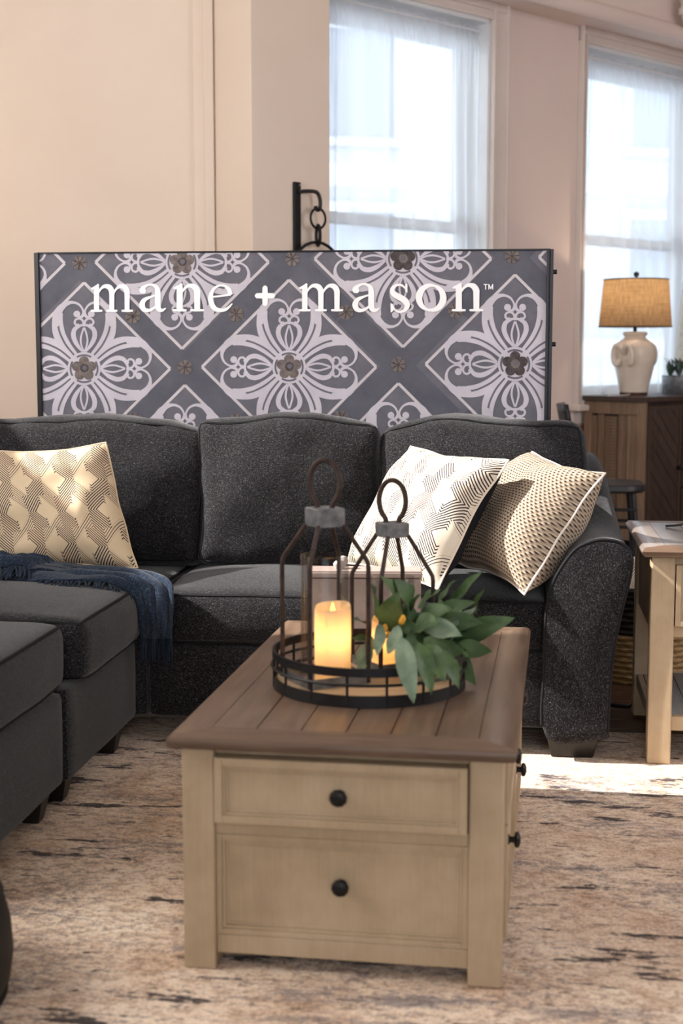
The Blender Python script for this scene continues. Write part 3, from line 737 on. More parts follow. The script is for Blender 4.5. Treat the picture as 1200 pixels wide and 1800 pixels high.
def stroke(pts, wid, k=5):
    """variable-width line in print units -> quads"""
    p = cat_rom(pts, k) if len(pts) > 2 else [tuple(q) for q in pts]
    if isinstance(wid, (int, float)): wid = [wid] * len(pts)
    w = [q[0] for q in (cat_rom([(x,) for x in wid], k) if len(pts) > 2 else [(x,) for x in wid])]
    L = []; Rr = []
    for i in range(len(p)):
        a = p[max(i - 1, 0)]; b = p[min(i + 1, len(p) - 1)]; dx, dy = b[0] - a[0], b[1] - a[1]; l = math.hypot(dx, dy) or 1
        nx, ny = -dy / l * w[i] / 2, dx / l * w[i] / 2
        L.append((p[i][0] + nx, p[i][1] + ny)); Rr.append((p[i][0] - nx, p[i][1] - ny))
    return [[L[i], L[i + 1], Rr[i + 1], Rr[i]] for i in range(len(p) - 1)]
def disc(cx, cy, r, n=18): return [[(cx + r * math.cos(2 * PI * k / n), cy + r * math.sin(2 * PI * k / n)) for k in range(n)]]
def arc(cx, cy, r, a0, a1, w, n=10): return stroke([(cx + r * math.cos(R(a0 + (a1 - a0) * k / n)), cy + r * math.sin(R(a0 + (a1 - a0) * k / n))) for k in range(n + 1)], w, 1)
def to_panel(polys): return [[PP(x, y) for (x, y) in q] for q in polys]

# motif drawn in units where the tile's half diagonal is 725 (y downwards)
half = []   # right half of the north arm, light strokes
half += stroke([(62, -100), (125, -190), (172, -285), (192, -385), (190, -460)], [44, 42, 38, 34, 30])
half += stroke([(95, -95), (175, -175), (228, -285), (236, -390), (214, -470), (160, -530), (95, -548), (42, -530), (12, -490), (8, -455), (25, -428), (52, -425)], [46, 50, 58, 58, 64, 44, 24, 18, 16, 18, 20, 24])
half += disc(60, -452, 28)
half += stroke([(14, -140), (62, -205), (88, -270), (78, -325), (40, -352), (12, -362)], [14, 34, 40, 36, 24, 18])
half += stroke([(0, -135), (24, -200), (26, -260), (2, -340)], [12, 16, 16, 14])
half += stroke([(0, -350), (10, -395), (38, -414), (68, -406), (78, -380), (62, -360), (44, -370)], [22, 18, 17, 17, 18, 18, 14])
half += stroke([(10, -470), (6, -440), (20, -420)], [10, 14, 12])
slits = []
slits += stroke([(82, -112), (150, -195), (196, -285), (215, -350)], [13, 15, 15, 14])
mot_l = disc(0, 0, 138, 40)
mot_d = []
for q in range(4):
    ca, sa = [(1, 0), (0, 1), (-1, 0), (0, -1)][q]
    for sg in (1, -1):
        tr = lambda p: ((p[0] * sg) * ca - p[1] * sa, (p[0] * sg) * sa + p[1] * ca)
        mot_l += [[tr(p) for p in poly] for poly in half]; mot_d += [[tr(p) for p in poly] for poly in slits]
    mot_d += arc(0, 0, 112, q * 90 - 32, q * 90 + 32, 15)
centres = [(148, 648, 154), (508, 645, 156), (905, 640, 160), (320, 461, 155), (708, 455, 158), (325, 829, 155), (700, 828, 157), (-36, 463, 153), (1104, 452, 160)]
# straps between the tiles, tile borders, scrolls
straps = []
for (cx, cy, h) in centres:
    k = h + 14
    straps.append(to_panel([[(cx, cy - h), (cx + h, cy), (cx, cy + h), (cx - h, cy)]])[0])
sq = []
for (cx, cy, h) in centres: sq += [[(cx, cy - h), (cx + h, cy), (cx, cy + h), (cx - h, cy)]]
# the panel ground is the tile colour; straps are drawn as crossing bands
bands = []
for (x, y) in ((140, 462), (325, 647), (512, 456), (700, 643), (510, 832), (900, 453), (900, 828), (140, 832), (-40, 648), (1085, 640)):
    for (dx, dy) in ((1, 1), (1, -1)):
        bands.append(stroke([(x - dx * 93, y - dy * 93), (x + dx * 93, y + dy * 93)], 43, 1))
for b in bands: clip_build('printed_strap', to_panel(b), M['prstrap'], 0 if b[0][0][1] > b[0][1][1] else 0.4)
for (cx, cy, h) in centres:
    e = h - 3
    b = stroke([(cx, cy - e), (cx + e, cy)], 5) + stroke([(cx + e, cy), (cx, cy + e)], 5) + stroke([(cx, cy + e), (cx - e, cy)], 5) + stroke([(cx - e, cy), (cx, cy - e)], 5)
    clip_build('tile_border', to_panel(b), M['prline'], 1.2)
    s_ = h / 725
    f = lambda polys: to_panel([[(cx + x * s_, cy + y * s_) for (x, y) in p] for p in polys])
    clip_build('scroll_motif', f(mot_l), M['prmotif'], 2); clip_build('scroll_slits', f(mot_d), M['prbg'], 3)
    pet = []
    for k in range(5):
        a = R(-90 + 72 * k); pet += disc(62 * math.cos(a), 62 * math.sin(a), 42, 14)
    pet += disc(0, 0, 60)
    clip_build('printed_rosette', f(pet), M['prros2'] if cx > 700 else M['prros'], 4)
    clip_build('printed_rosette_eye', f(disc(3, -3, 36)), M['prros2'] if cx < 700 else M['prros'], 5)
    clip_build('printed_rosette_eye', f(disc(5, -6, 20)), M['prbg'], 6)
for (x, y) in ((140, 462), (325, 646), (514, 455), (700, 641), (234, 556), (415, 552), (608, 549), (800, 546), (236, 738), (600, 735), (800, 738), (900, 450), (415, 740)):
    st = []; st2 = []
    for k in range(7):
        a = R(20 + 51.4 * k); st += disc(x + 7 * math.cos(a), y + 7 * math.sin(a), 6.5, 10); st2 += stroke([(x, y), (x + 12 * math.cos(a + .45), y + 12 * math.sin(a + .45))], [1.5, 2.2])
    st += disc(x, y, 8)
    clip_build('printed_stud', to_panel(st), M['prros'], 4); clip_build('printed_stud_lines', to_panel(st2 + disc(x, y, 3, 8)), M['prros2'], 5)

# lettering: each glyph from strokes, x-height 1
def lstroke(pts, wid, k=5):
    f = 1.15
    return stroke(pts, wid * f if isinstance(wid, (int, float)) else [w * f for w in wid], k)
def serif(x0, x1, y, w=.075): return lstroke([(x0, y), ((x0 + x1) / 2, y), (x1, y)], [w * .8, w * 1.1, w * .8], 3)
def stem(x, y0, y1, w=.17): return lstroke([(x, y0), (x, y1)], w)
def arch(x0, x1): return lstroke([(x0, .66), (x0 + .10, .82), (x0 + .24, .93), (x1 - .10, .90), (x1 - .01, .76), (x1, .6), (x1, .04)], [.06, .07, .11, .17, .18, .17, .16], 4)
def flag(x): return lstroke([(x - .20, .84), (x - .06, .88), (x + .085, 1.0)], [.05, .10, .06], 3) + [[(x - .085, .80), (x + .085, .80), (x + .085, 1.0), (x - .085, .86)]]
G = {}
G['n'] = (flag(.22) + stem(.22, .03, .92) + serif(0, .44, .035) + arch(.27, .78) + serif(.56, 1.0, .035), 1.0)
G['m'] = (flag(.22) + stem(.22, .03, .92) + serif(0, .44, .035) + arch(.27, .80) + serif(.59, 1.01, .035) + arch(.86, 1.38) + serif(1.17, 1.60, .035), 1.6)
G['a'] = (lstroke([(.14, .70), (.10, .80), (.24, .93), (.44, .97), (.60, .88), (.645, .70), (.645, .25), (.68, .10), (.80, .05), (.93, .13)], [.16, .16, .08, .07, .12, .17, .17, .16, .10, .03], 4) + disc(.15, .74, .095, 12)
          + lstroke([(.62, .60), (.40, .53), (.18, .42), (.10, .25), (.17, .08), (.35, .05), (.52, .14), (.63, .27)], [.05, .07, .13, .17, .15, .10, .07, .05], 4), .95)
G['e'] = (lstroke([(.10, .54), (.45, .57), (.86, .63)], [.06, .06, .07], 3) + lstroke([(.83, .62), (.80, .80), (.64, .94), (.44, .96), (.22, .84), (.10, .58), (.11, .35), (.24, .13), (.46, .05), (.70, .10), (.92, .30)], [.15, .14, .08, .06, .09, .15, .17, .16, .12, .09, .04], 4), .95)
G['s'] = (lstroke([(.60, .82), (.46, .95), (.27, .95), (.13, .82), (.17, .66), (.38, .53), (.58, .40), (.65, .22), (.54, .06), (.33, .02), (.12, .16)], [.04, .07, .08, .13, .17, .19, .19, .16, .10, .06, .04], 4) + [[(.60, 1.0), (.66, 1.0), (.66, .68), (.60, .72), (.55, .84)], [(.07, 0), (.11, .0), (.22, .14), (.13, .30), (.06, .32)]], .72)
G['o'] = (lstroke([(.46 + .385 * math.sin(t), .49 - .44 * math.cos(t)) for t in [2 * PI * k / 20 for k in range(21)]], [.07 + .115 * abs(math.sin(2 * PI * k / 20 + .25)) for k in range(21)], 2), .92)
G['+'] = (lstroke([(.02, .5), (.5, .5), (.98, .5)], [.24, .27, .24], 2) + lstroke([(.5, .02), (.5, .5), (.5, .98)], [.24, .27, .24], 2) + disc(.06, .5, .125, 12) + disc(.94, .5, .125, 12) + disc(.5, .06, .125, 12) + disc(.5, .94, .125, 12), 1.0)
G['T'] = (lstroke([(0, .93), (.7, .93)], .15) + lstroke([(.35, 0), (.35, 1)], .16), .75)
G['M'] = (lstroke([(.08, 0), (.08, 1)], .15) + lstroke([(.82, 0), (.82, 1)], .15) + lstroke([(.08, .98), (.45, .12)], .16) + lstroke([(.82, .98), (.45, .12)], .16), .9)
for (ch, x0, x1, yb, yt) in (('m', 160, 234, 548, 500), ('a', 245, 293, 548, 499), ('n', 304, 359, 547, 499), ('e', 366, 410, 548, 500), ('+', 450, 482, 536, 504),
        ('m', 525, 603, 547, 499), ('a', 619, 668, 548, 498), ('s', 683, 719, 549, 499), ('o', 732, 783, 548, 498), ('n', 794, 849, 547, 498), ('T', 850, 857, 509, 499.5), ('M', 858, 866.5, 509, 499.5)):
    polys, w = G[ch]; kx = (x1 - x0) / w; ky = (yb - yt)
    if ch in 'TM': kx *= 1.0
    clip_build('letter', to_panel([[(x0 + x * kx, yb - y * ky) for (x, y) in p] for p in polys]), M['letter'], 8)

# ================================================================== WALL HOOK WITH RINGS
hk = thing('wall_hook', 'black iron bar with hook and hanging ring chain on the column', 'hook', CB, BAY)
bx = 0.295
MB().box(bx - 0.022, bx + 0.022, -0.018, -0.001, 1.2, 2.145).build('bar', M['iron'], hk, 0.003, smooth=False)
MB().tube([(bx + 0.012, -0.020, 2.13), (bx + 0.012, -0.012, 2.13)], 0.006, 8).build('screw', M['galv'], hk)
MB().tube(cat_rom([(bx, -0.02, 2.095), (bx + 0.05, -0.045, 2.10), (bx + 0.095, -0.06, 2.095), (bx + 0.112, -0.065, 2.06), (bx + 0.112, -0.065, 2.02), (bx + 0.10, -0.065, 2.005), (bx + 0.085, -0.065, 2.01), (bx + 0.080, -0.065, 2.025)], 5), 0.010, 8).build('hook_arm', M['iron'], hk)
def ring(name, cx, cz, rx, rz, r, y=-0.065, tilt=0.0):
    pts = [(cx + rx * math.cos(t) * math.cos(tilt), y + rx * math.cos(t) * math.sin(tilt), cz + rz * math.sin(t)) for t in [2 * PI * k / 28 for k in range(28)]]
    MB().tube(pts, r, 8, closed=True).build(name, M['iron'], hk)
ring('link_ring', bx + 0.098, 1.962, 0.052, 0.052, 0.0065)
ring('connecting_link', bx + 0.098, 1.875, 0.028, 0.052, 0.009, -0.065, 1.2)
ring('large_ring', bx + 0.092, 1.66, 0.18, 0.18, 0.0085)

# ================================================================== CABINET, LAMPS, POT
cab = thing('sideboard', 'reclaimed wood cabinet with chevron-planked doors under the right window', 'cabinet', OW, BAY)
a0, a1, t0, t1, ct = 2.87, 4.55, -0.52, -0.05, 0.985
box('top_slab', M['cabfront'], cab, a0 - 0.03, a1, t0 - 0.025, t1, ct - 0.032, ct, 0.003)
m = MB()
m.box(a0 + 0.03, a1 - 0.02, t0 + 0.03, t1 - 0.01, 0.08, ct - 0.033)
m.build('carcass', M['cabfront'], cab, smooth=False)
for (ya, yb) in ((t0, t0 + 0.055), (t1 - 0.055, t1)): box('stile', M['cabside'], cab, a0 - 0.006, a0 + 0.03, ya, yb, ZF, ct - 0.034, 0.002)
box('rail', M['cabside'], cab, a0 - 0.004, a0 + 0.03, t0 + 0.055, t1 - 0.055, ct - 0.115, ct - 0.034, 0.002)
box('rail', M['cabside'], cab, a0 - 0.004, a0 + 0.03, t0 + 0.055, t1 - 0.055, 0.06, 0.16, 0.002)
yy = t0 + 0.055
for k, w in enumerate((0.085, 0.075, 0.10, 0.06, 0.04)):
    if k in (2, 4):
        m = MB()
        for q in range(34): m.box(a0 + 0.010 + 0.004 * random.random(), a0 + 0.03, yy + 0.003, yy + w - 0.003, 0.16 + q * 0.0205, 0.16 + q * 0.0205 + 0.0175)
        m.build('ribbed_plank', M['cabside'], cab, smooth=False)
    else: box('plank', M['cabside'], cab, a0 + 0.009 + 0.006 * (k % 2), a0 + 0.03, yy + 0.003, yy + w - 0.003, 0.16, ct - 0.116, 0.0015)
    yy += w
def clip_poly(poly, x0, x1, z0, z1):
    for (i, s, lim) in ((0, 1, x0), (0, -1, -x1), (1, 1, z0), (1, -1, -z1)):
        out = []
        for j in range(len(poly)):
            p, q = poly[j - 1], poly[j]; dp, dq = s * p[i] - lim, s * q[i] - lim
            if dp * dq < 0: t = dp / (dp - dq); out.append((p[0] + (q[0] - p[0]) * t, p[1] + (q[1] - p[1]) * t))
            if dq >= 0: out.append(q)
        poly = out
        if not poly: break
    return poly
def chevron_door(x0, x1, z0, z1, sgn):
    d = MB().box(x0, x1, t0 - 0.004, t0 + 0.02, z0, z1).build('door', M['cabfront'], cab, 0.002, smooth=False)
    fr = 0.03
    m = MB().box(x0, x0 + fr, t0 - 0.016, t0 - 0.004, z0, z1).box(x1 - fr, x1, t0 - 0.016, t0 - 0.004, z0, z1).box(x0 + fr, x1 - fr, t0 - 0.016, t0 - 0.004, z0, z0 + fr).box(x0 + fr, x1 - fr, t0 - 0.016, t0 - 0.004, z1 - fr, z1)
    m.build('door_frame', M['cabfront'], d, 0.002, smooth=False)
    k = -1.0
    xa, xb = x0 + fr, x1 - fr
    while k < 2.2:
        wd = 0.085
        p = [(xa, k), (xb, k + sgn * (xb - xa)), (xb, k + sgn * (xb - xa) + wd), (xa, k + wd)]
        q = clip_poly(p, xa, xb, z0 + fr, z1 - fr)
        if len(q) > 2:
            y = t0 - 0.009 - 0.003 * random.random()
            mb = MB(); mb.loft([[Vector((a, y, b)) for (a, b) in q], [Vector((a, t0 - 0.003, b)) for (a, b) in q]]); mb.build('plank', M['cabfront'], d, 0.0012, smooth=False)
        k += wd + 0.004
    return d
dr = chevron_door(a0 + 0.03, a0 + 0.40, 0.12, ct - 0.06, -1)
MB().tube([(a0 + 0.36, t0 - 0.005, 0.52), (a0 + 0.36, t0 - 0.03, 0.52)], 0.007, 8).lathe([(0.001, -0.016), (0.013, -0.012), (0.017, 0), (0.013, 0.012), (0.001, 0.016)], 12, c=(a0 + 0.36, t0 - 0.038, 0.52)).build('knob', M['iron'], dr)
for k in range(3):
    z0_ = 0.12 + k * 0.27
    d = box('drawer', M['cabfront'], cab, a0 + 0.42, a0 + 0.92, t0 - 0.014, t0 + 0.02, z0_, z0_ + 0.255, 0.003)
    MB().lathe([(0.001, -0.016), (0.013, -0.012), (0.017, 0), (0.013, 0.012), (0.001, 0.016)], 12, c=(a0 + 0.67, t0 - 0.03, z0_ + 0.13)).build('knob', M['iron'], d)
chevron_door(a0 + 0.94, a0 + 1.31, 0.12, ct - 0.06, 1)
for x in (a0 + 0.03, a1 - 0.08): box('foot', M['cabfront'], cab, x, x + 0.06, t0 + 0.01, t0 + 0.07, ZF, 0.09, 0.003)

def bay(s, t, z): p = OW + dB * s + nB * t; return (p.x, p.y, z)
# ceramic lamp with burlap shade
lp = thing('table_lamp', 'cream ceramic table lamp with lit tan burlap shade on the sideboard', 'lamp', bay(3.10, -0.27, ct))
MB().lathe([(0.0, 0.0), (0.088, 0.0), (0.091, 0.012), (0.092, 0.03)], 40).build('clay_foot', M['chip'], lp)
MB().lathe([(0.0925, 0.022), (0.100, 0.07), (0.119, 0.15), (0.134, 0.22), (0.140, 0.27), (0.136, 0.31), (0.118, 0.342), (0.085, 0.362), (0.070, 0.375), (0.068, 0.385), (0.078, 0.392), (0.081, 0.402), (0.076, 0.412), (0.05, 0.415), (0.0, 0.415)], 48).build('body', M['ceramic'], lp)
for (ang, dx) in ((R(232), 0), (R(52), 0)):
    hd = MB()
    for sg in (-1, 1):
        rr = lambda a, z: (a * 0 + 0, 0, z)
        t_ = Vector((-math.sin(ang), math.cos(ang), 0)); n_ = Vector((math.cos(ang), math.sin(ang), 0))
        P = lambda o, k, z: n_ * o + t_ * (k * sg) + Vector((0, 0, z))
        hd.tube(cat_rom([P(0.130, 0.004, 0.270), P(0.165, 0.012, 0.305), P(0.172, 0.034, 0.325), P(0.170, 0.058, 0.310), P(0.168, 0.068, 0.262), P(0.164, 0.060, 0.215), P(0.156, 0.044, 0.203), P(0.148, 0.036, 0.232)], 5), 0.016, 10)
    hd.build('handle', M['ceramic'], lp)
MB().tube([(0, 0, 0.41), (0, 0, 0.47)], 0.012, 10).tube([(0, 0, 0.47), (0, 0, 0.54)], 0.017, 12).build('socket', M['iron'], lp)
MB().tube([(0, 0, 0.74), (0, 0, 0.77)], 0.006, 8).lathe([(0.001, 0.765), (0.012, 0.768), (0.019, 0.782), (0.017, 0.795), (0.001, 0.803)], 14).build('finial', M['iron'], lp)
def shade_mesh(r0, r1, z0, z1, n=64):
    return MB().grid(lambda u, v: ((r0 + (r1 - r0) * v) * math.cos(2 * PI * u), (r0 + (r1 - r0) * v) * math.sin(2 * PI * u), z0 + (z1 - z0) * v), n, 6)
sh = shade_mesh(0.235, 0.208, 0.445, 0.752).build('lamp_shade', M['shade'], lp)
for (r_, z_) in ((0.2355, 0.447), (0.2085, 0.750)):
    MB().tube([(r_ * math.cos(2 * PI * k / 48), r_ * math.sin(2 * PI * k / 48), z_) for k in range(48)], 0.004, 6, closed=True).build('shade_rim', M['brown'], sh)
m = MB()
for k in range(3):
    a = 2 * PI * k / 3; m.tube([(0.0, 0, 0.742), (0.207 * math.cos(a), 0.207 * math.sin(a), 0.747)], 0.002, 5)
m.tube([(0.0, 0, 0.53), (0.055, 0, 0.60), (0.03, 0, 0.72), (0, 0, 0.742)], 0.002, 5); m.build('shade_spider', M['iron'], sh)
MB().lathe([(0.012, 0.54), (0.018, 0.56), (0.030, 0.60), (0.028, 0.63), (0.001, 0.65)], 16).build('bulb', emit('bulb_glow', '#ffcf90', 6.0), lp)
_lx, _ly, _lz = bay(3.10, -0.27, ct)
light('table_lamp_bulb', 'POINT', (_lx, _ly, _lz + 0.66), 8, (1.0, 0.79, 0.56), shadow_soft_size=0.03)
MB().tube(cat_rom([bay(3.03, -0.30, ct + 0.012), bay(2.97, -0.30, ct + 0.006), bay(2.90, -0.27, ct + 0.004), bay(2.86, -0.24, ct + 0.004)], 6), 0.003, 6).build('lamp_cord', M['ivory'], None)
tag(bpy.data.objects['lamp_cord'], 'thin pale lamp cord lying on the sideboard left of the ceramic lamp', 'cord')
# second lamp, cut by the frame
l2 = thing('table_lamp', 'lamp with tall white tapered shade at the right edge behind succulents', 'lamp', bay(4.0, -0.20, ct))
MB().lathe([(0.0, 0.0), (0.10, 0.0), (0.115, 0.02), (0.12, 0.08), (0.10, 0.14), (0.05, 0.18), (0.03, 0.20), (0.0, 0.20)], 32).build('body', M['chip'], l2)
MB().tube([(0, 0, 0.19), (0, 0, 0.50)], 0.012, 10).build('stem', M['iron'], l2)
sh2 = shade_mesh(0.185, 0.135, 0.205, 0.872).build('lamp_shade', M['shade2'], l2)
for (r_, z_) in ((0.185, 0.207), (0.135, 0.871)):
    MB().tube([(r_ * math.cos(2 * PI * k / 48), r_ * math.sin(2 * PI * k / 48), z_) for k in range(48)], 0.004, 6, closed=True).build('shade_rim', M['shade2'], sh2)
# galvanised pot of succulents
pt = thing('succulent_pot', 'round galvanised pot of small dark succulents on the sideboard', 'planter', bay(3.56, -0.34, ct))
MB().lathe([(0.0, 0.0), (0.132, 0.0), (0.135, 0.004), (0.138, 0.118), (0.142, 0.122), (0.142, 0.127), (0.134, 0.127), (0.130, 0.10), (0.0, 0.10)], 40).build('pot', M['galv'], pt)
MB().lathe([(0.131, 0.104), (0.07, 0.114), (0.0, 0.117)], 24).build('soil', M['brown'], pt)
def blade(L, w, curl, n=6):
    def fn(a, b):
        t = a; x = L * t; z = curl * L * math.sin(t * PI * 0.55); wd = w * (math.sin(PI * min(1, t * 0.92 + 0.08)) ** 0.7)
        y = wd * (b - .5); return (x, y, z + 0.25 * wd * abs(2 * b - 1))
    return MB().grid(fn, n, 2).mesh('leaf')
_bl = [blade(0.10, 0.02, 0.7), blade(0.13, 0.018, 0.5), blade(0.075, 0.022, 0.9)]
for me in _bl: me.materials.append(mottled('succulent_leaf', '#26342a', '#4a6150', 20, 0.45))
for (cx, cy) in ((-0.09, -0.02), (0.02, -0.07), (0.08, 0.03), (-0.01, 0.06), (-0.05, -0.08)):
    for k in range(9):
        o = bpy.data.objects.new('leaf', random.choice(_bl)); C.objects.link(o); o.parent = pt
        o.location = (cx, cy, 0.112); o.rotation_euler = (random.uniform(-.3, .3), -random.uniform(0.1, 1.0), 2 * PI * k / 9 + random.uniform(-.3, .3))

# ------------------------------------------------------------------ black chair behind the sofa
ch = thing('side_chair', 'black metal side chair between the sofa arm and the sideboard', 'chair', (1.545, 8.17, ZF), R(-6))
CM = M['blackmetal']
def rrect(w, d, r, n=6):
    out = []
    for (cx, cy, a0_) in ((w / 2 - r, d / 2 - r, 0), (-w / 2 + r, d / 2 - r, 90), (-w / 2 + r, -d / 2 + r, 180), (w / 2 - r, -d / 2 + r, 270)):
        for k in range(n + 1): a = R(a0_ + 90 * k / n); out.append((cx + r * math.cos(a), cy + r * math.sin(a)))
    return out
pr = rrect(0.44, 0.42, 0.12)
mb = MB(); mb.loft([[Vector((x * s, y * s, z)) for (x, y) in pr] for (s, z) in ((0.93, 0.478), (1.0, 0.488), (1.0, 0.515), (0.97, 0.525), (0.80, 0.518))]); mb.build('seat', CM, ch)
for (x, y) in ((0.17, 0.16), (0.17, -0.16), (-0.17, 0.16), (-0.17, -0.16)):
    MB().tube([(x * 0.85, y * 0.85, 0.48), (x * 1.12, y * 1.12, 0.0)], [0.017, 0.014], 10).build('leg', CM, ch)
for (p, q) in (((0.18, 0.168, 0.22), (0.18, -0.168, 0.22)), ((-0.18, 0.168, 0.22), (-0.18, -0.168, 0.22)), ((0.175, 0.165, 0.28), (-0.175, 0.165, 0.28)), ((0.175, -0.165, 0.28), (-0.175, -0.165, 0.28)), ((0.165, -0.160, 0.38), (-0.165, -0.16, 0.38))):
    MB().tube([p, q], 0.010, 8).build('stretcher', CM, ch)
for y in (-0.17, 0.17):
    MB().tube(cat_rom([(-0.17, y, 0.50), (-0.19, y, 0.66), (-0.225, y * 1.05, 0.84), (-0.25, y * 1.05, 0.97)], 5), [0.016] * 16, 8).build('back_post', CM, ch)
m = MB(); m.grid(lambda u, v: (-0.238 - 0.022 * v - 0.035 * math.sin(u * PI), -0.20 + 0.40 * u, 0.865 + 0.115 * v), 12, 3)
o = m.build('top_rail', CM, ch); sd = o.modifiers.new('s', 'SOLIDIFY'); sd.thickness = 0.028
for y in (-0.06, 0.06): MB().tube([(-0.17, y, 0.505), (-0.215, y, 0.70), (-0.262, y, 0.89)], 0.009, 8).build('spindle', CM, ch)

# ================================================================== COFFEE TABLE
ctb = thing('coffee_table', 'cream painted coffee table with brown plank top on the rug', 'table', (-0.3573, 2.7695, 0), -0.1545)
TW_, TL, TH = 0.708, 1.251, 0.502
OV, LW = 0.026, 0.068
top0 = TH - 0.030
def edge_profile_strip(name, x0, x1, y0, y1, sides, mat):
    b = MB().box(x0, x1, y0, y1, top0, TH).build(name, mat, ctb, 0.0, smooth=False)
    return b
# moulded border: four mitred edge pieces with a rounded nose
def mitre(name, pts_out, pts_in, mat):
    secs = []
    (ox, oy), (px, py) = pts_out; (ix, iy), (jx, jy) = pts_in
    def sec(o_, i_):
        ox_, oy_ = o_; ix_, iy_ = i_; L = []
        for (t, z) in ((1.0, TH - 0.0008), (0.16, TH - 0.0008), (0.10, TH - 0.004), (0.05, TH - 0.006), (0.0, TH - 0.014), (0.02, TH - 0.022), (0.08, TH - 0.028), (0.14, TH - 0.030), (1.0, TH - 0.030)):
            L.append(Vector((ox_ + (ix_ - ox_) * t, oy_ + (iy_ - oy_) * t, z)))
        return L
    MB().loft([sec((ox, oy), (ix, iy)), sec((px, py), (jx, jy))]).build(name, mat, ctb)
b_ = 0.078
mitre('border_plank', ((0, 0), (TW_, 0)), ((b_, b_), (TW_ - b_, b_)), M['topx'])
mitre('border_plank', ((TW_, TL), (0, TL)), ((TW_ - b_, TL - b_), (b_, TL - b_)), M['topx'])
mitre('border_plank', ((0, TL), (0, 0)), ((b_, TL - b_), (b_, b_)), M['top'])
mitre('border_plank', ((TW_, 0), (TW_, TL)), ((TW_ - b_, b_), (TW_ - b_, TL - b_)), M['top'])
xe = [b_, 0.172, 0.265, 0.358, 0.450, 0.542, TW_ - b_]
for k in range(6):
    x0, x1 = xe[k] + 0.0012, xe[k + 1] - 0.0012
    cuts = [b_ + 0.001, TL - b_ - 0.001] if k % 2 else [b_ + 0.001, b_ + (0.42 if k == 2 else 0.70), TL - b_ - 0.001]
    for ya, yb in zip(cuts, cuts[1:]): box('plank', M['top'], ctb, x0, x1, ya + 0.0006, yb - 0.0006, top0, TH - 0.0005 - 0.0006 * (k % 2), 0.0012)
box('underframe', M['topx'], ctb, 0.06, TW_ - 0.06, 0.06, TL - 0.06, top0 - 0.012, top0, 0)
CR = M['cream']
for (x, y) in ((OV, OV), (TW_ - OV - LW, OV), (OV, TL - OV - LW), (TW_ - OV - LW, TL - OV - LW)):
    box('leg', CR, ctb, x, x + LW, y, y + LW, 0.0, top0 - 0.001, 0.004)
bi = OV + LW
# carcass
m = MB().box(OV + 0.03, TW_ - OV - 0.03, OV + 0.034, TL - OV - 0.034, 0.045, top0 - 0.02); m.build('carcass', CR, ctb, smooth=False)
def panel_frame(mb, axis, p, a0_, a1_, z0, z1, fw, depth, step):
    """raised frame with stepped inner moulding on a face; axis 'y' front face at y=p (outwards -y), axis 'x' side face at x=p (outwards +x)"""
    def bx_(a, b, c, d, dep):
        if axis == 'y': mb.box(a, b, p - dep, p + 0.004, c, d)
        else: mb.box(p - 0.004, p + dep, a, b, c, d)
    for (f0, f1, dep) in ((0, fw, depth), (fw, fw + step, depth * 0.66), (fw + step, fw + step * 1.9, depth * 0.32)):
        bx_(a0_ + f0, a0_ + f1, z0 + f0, z1 - f0, dep); bx_(a1_ - f1, a1_ - f0, z0 + f0, z1 - f0, dep)
        bx_(a0_ + f1, a1_ - f1, z0 + f0, z0 + f1, dep); bx_(a0_ + f1, a1_ - f1, z1 - f1, z1 - f0, dep)
    return mb
def knob(x, y, z, d, parent):
    """faceted iron knob, d = outward direction"""
    D = Vector(d); u = D.orthogonal().normalized(); v = D.cross(u); o = Vector((x, y, z)); n = 10
    secs = [[o + D * h + (u * math.cos(2 * PI * k / n) + v * math.sin(2 * PI * k / n)) * r for k in range(n)] for (h, r) in ((0, 0.012), (0.004, 0.012), (0.006, 0.007), (0.014, 0.007), (0.016, 0.016), (0.021, 0.0185), (0.026, 0.015), (0.029, 0.007))]
    MB().loft(secs).build('knob', M['iron'], parent, smooth=False)
yf = OV + 0.012
box('rail', CR, ctb, bi, TW_ - bi, yf, yf + 0.02, 0.458, top0 - 0.001, 0.002)
box('rail', CR, ctb, bi, TW_ - bi, yf, yf + 0.02, 0.288, 0.316, 0.002)
box('bottom_rail', CR, ctb, bi, TW_ - bi, yf, yf + 0.02, 0.032, 0.072, 0.002)
d = box('drawer', CR, ctb, bi + 0.003, TW_ - bi - 0.003, OV - 0.002, yf + 0.018, 0.3185, 0.455, 0.002)
panel_frame(MB(), 'y', OV - 0.002, bi + 0.003, TW_ - bi - 0.003, 0.3185, 0.455, 0.017, 0.010, 0.006).build('drawer_moulding', CR, d, 0.0012, smooth=False)
knob((bi + TW_ - bi) / 2, OV - 0.002, 0.386, (0, -1, 0), d)
p_ = box('front_panel', CR, ctb, bi, TW_ - bi, yf + 0.010, yf + 0.02, 0.072, 0.288, 0)
panel_frame(MB(), 'y', yf + 0.011, bi, TW_ - bi, 0.0725, 0.2875, 0.012, 0.010, 0.007).build('panel_moulding', CR, p_, 0.0012, smooth=False)
knob(TW_ / 2, yf + 0.010, 0.190, (0, -1, 0), p_)
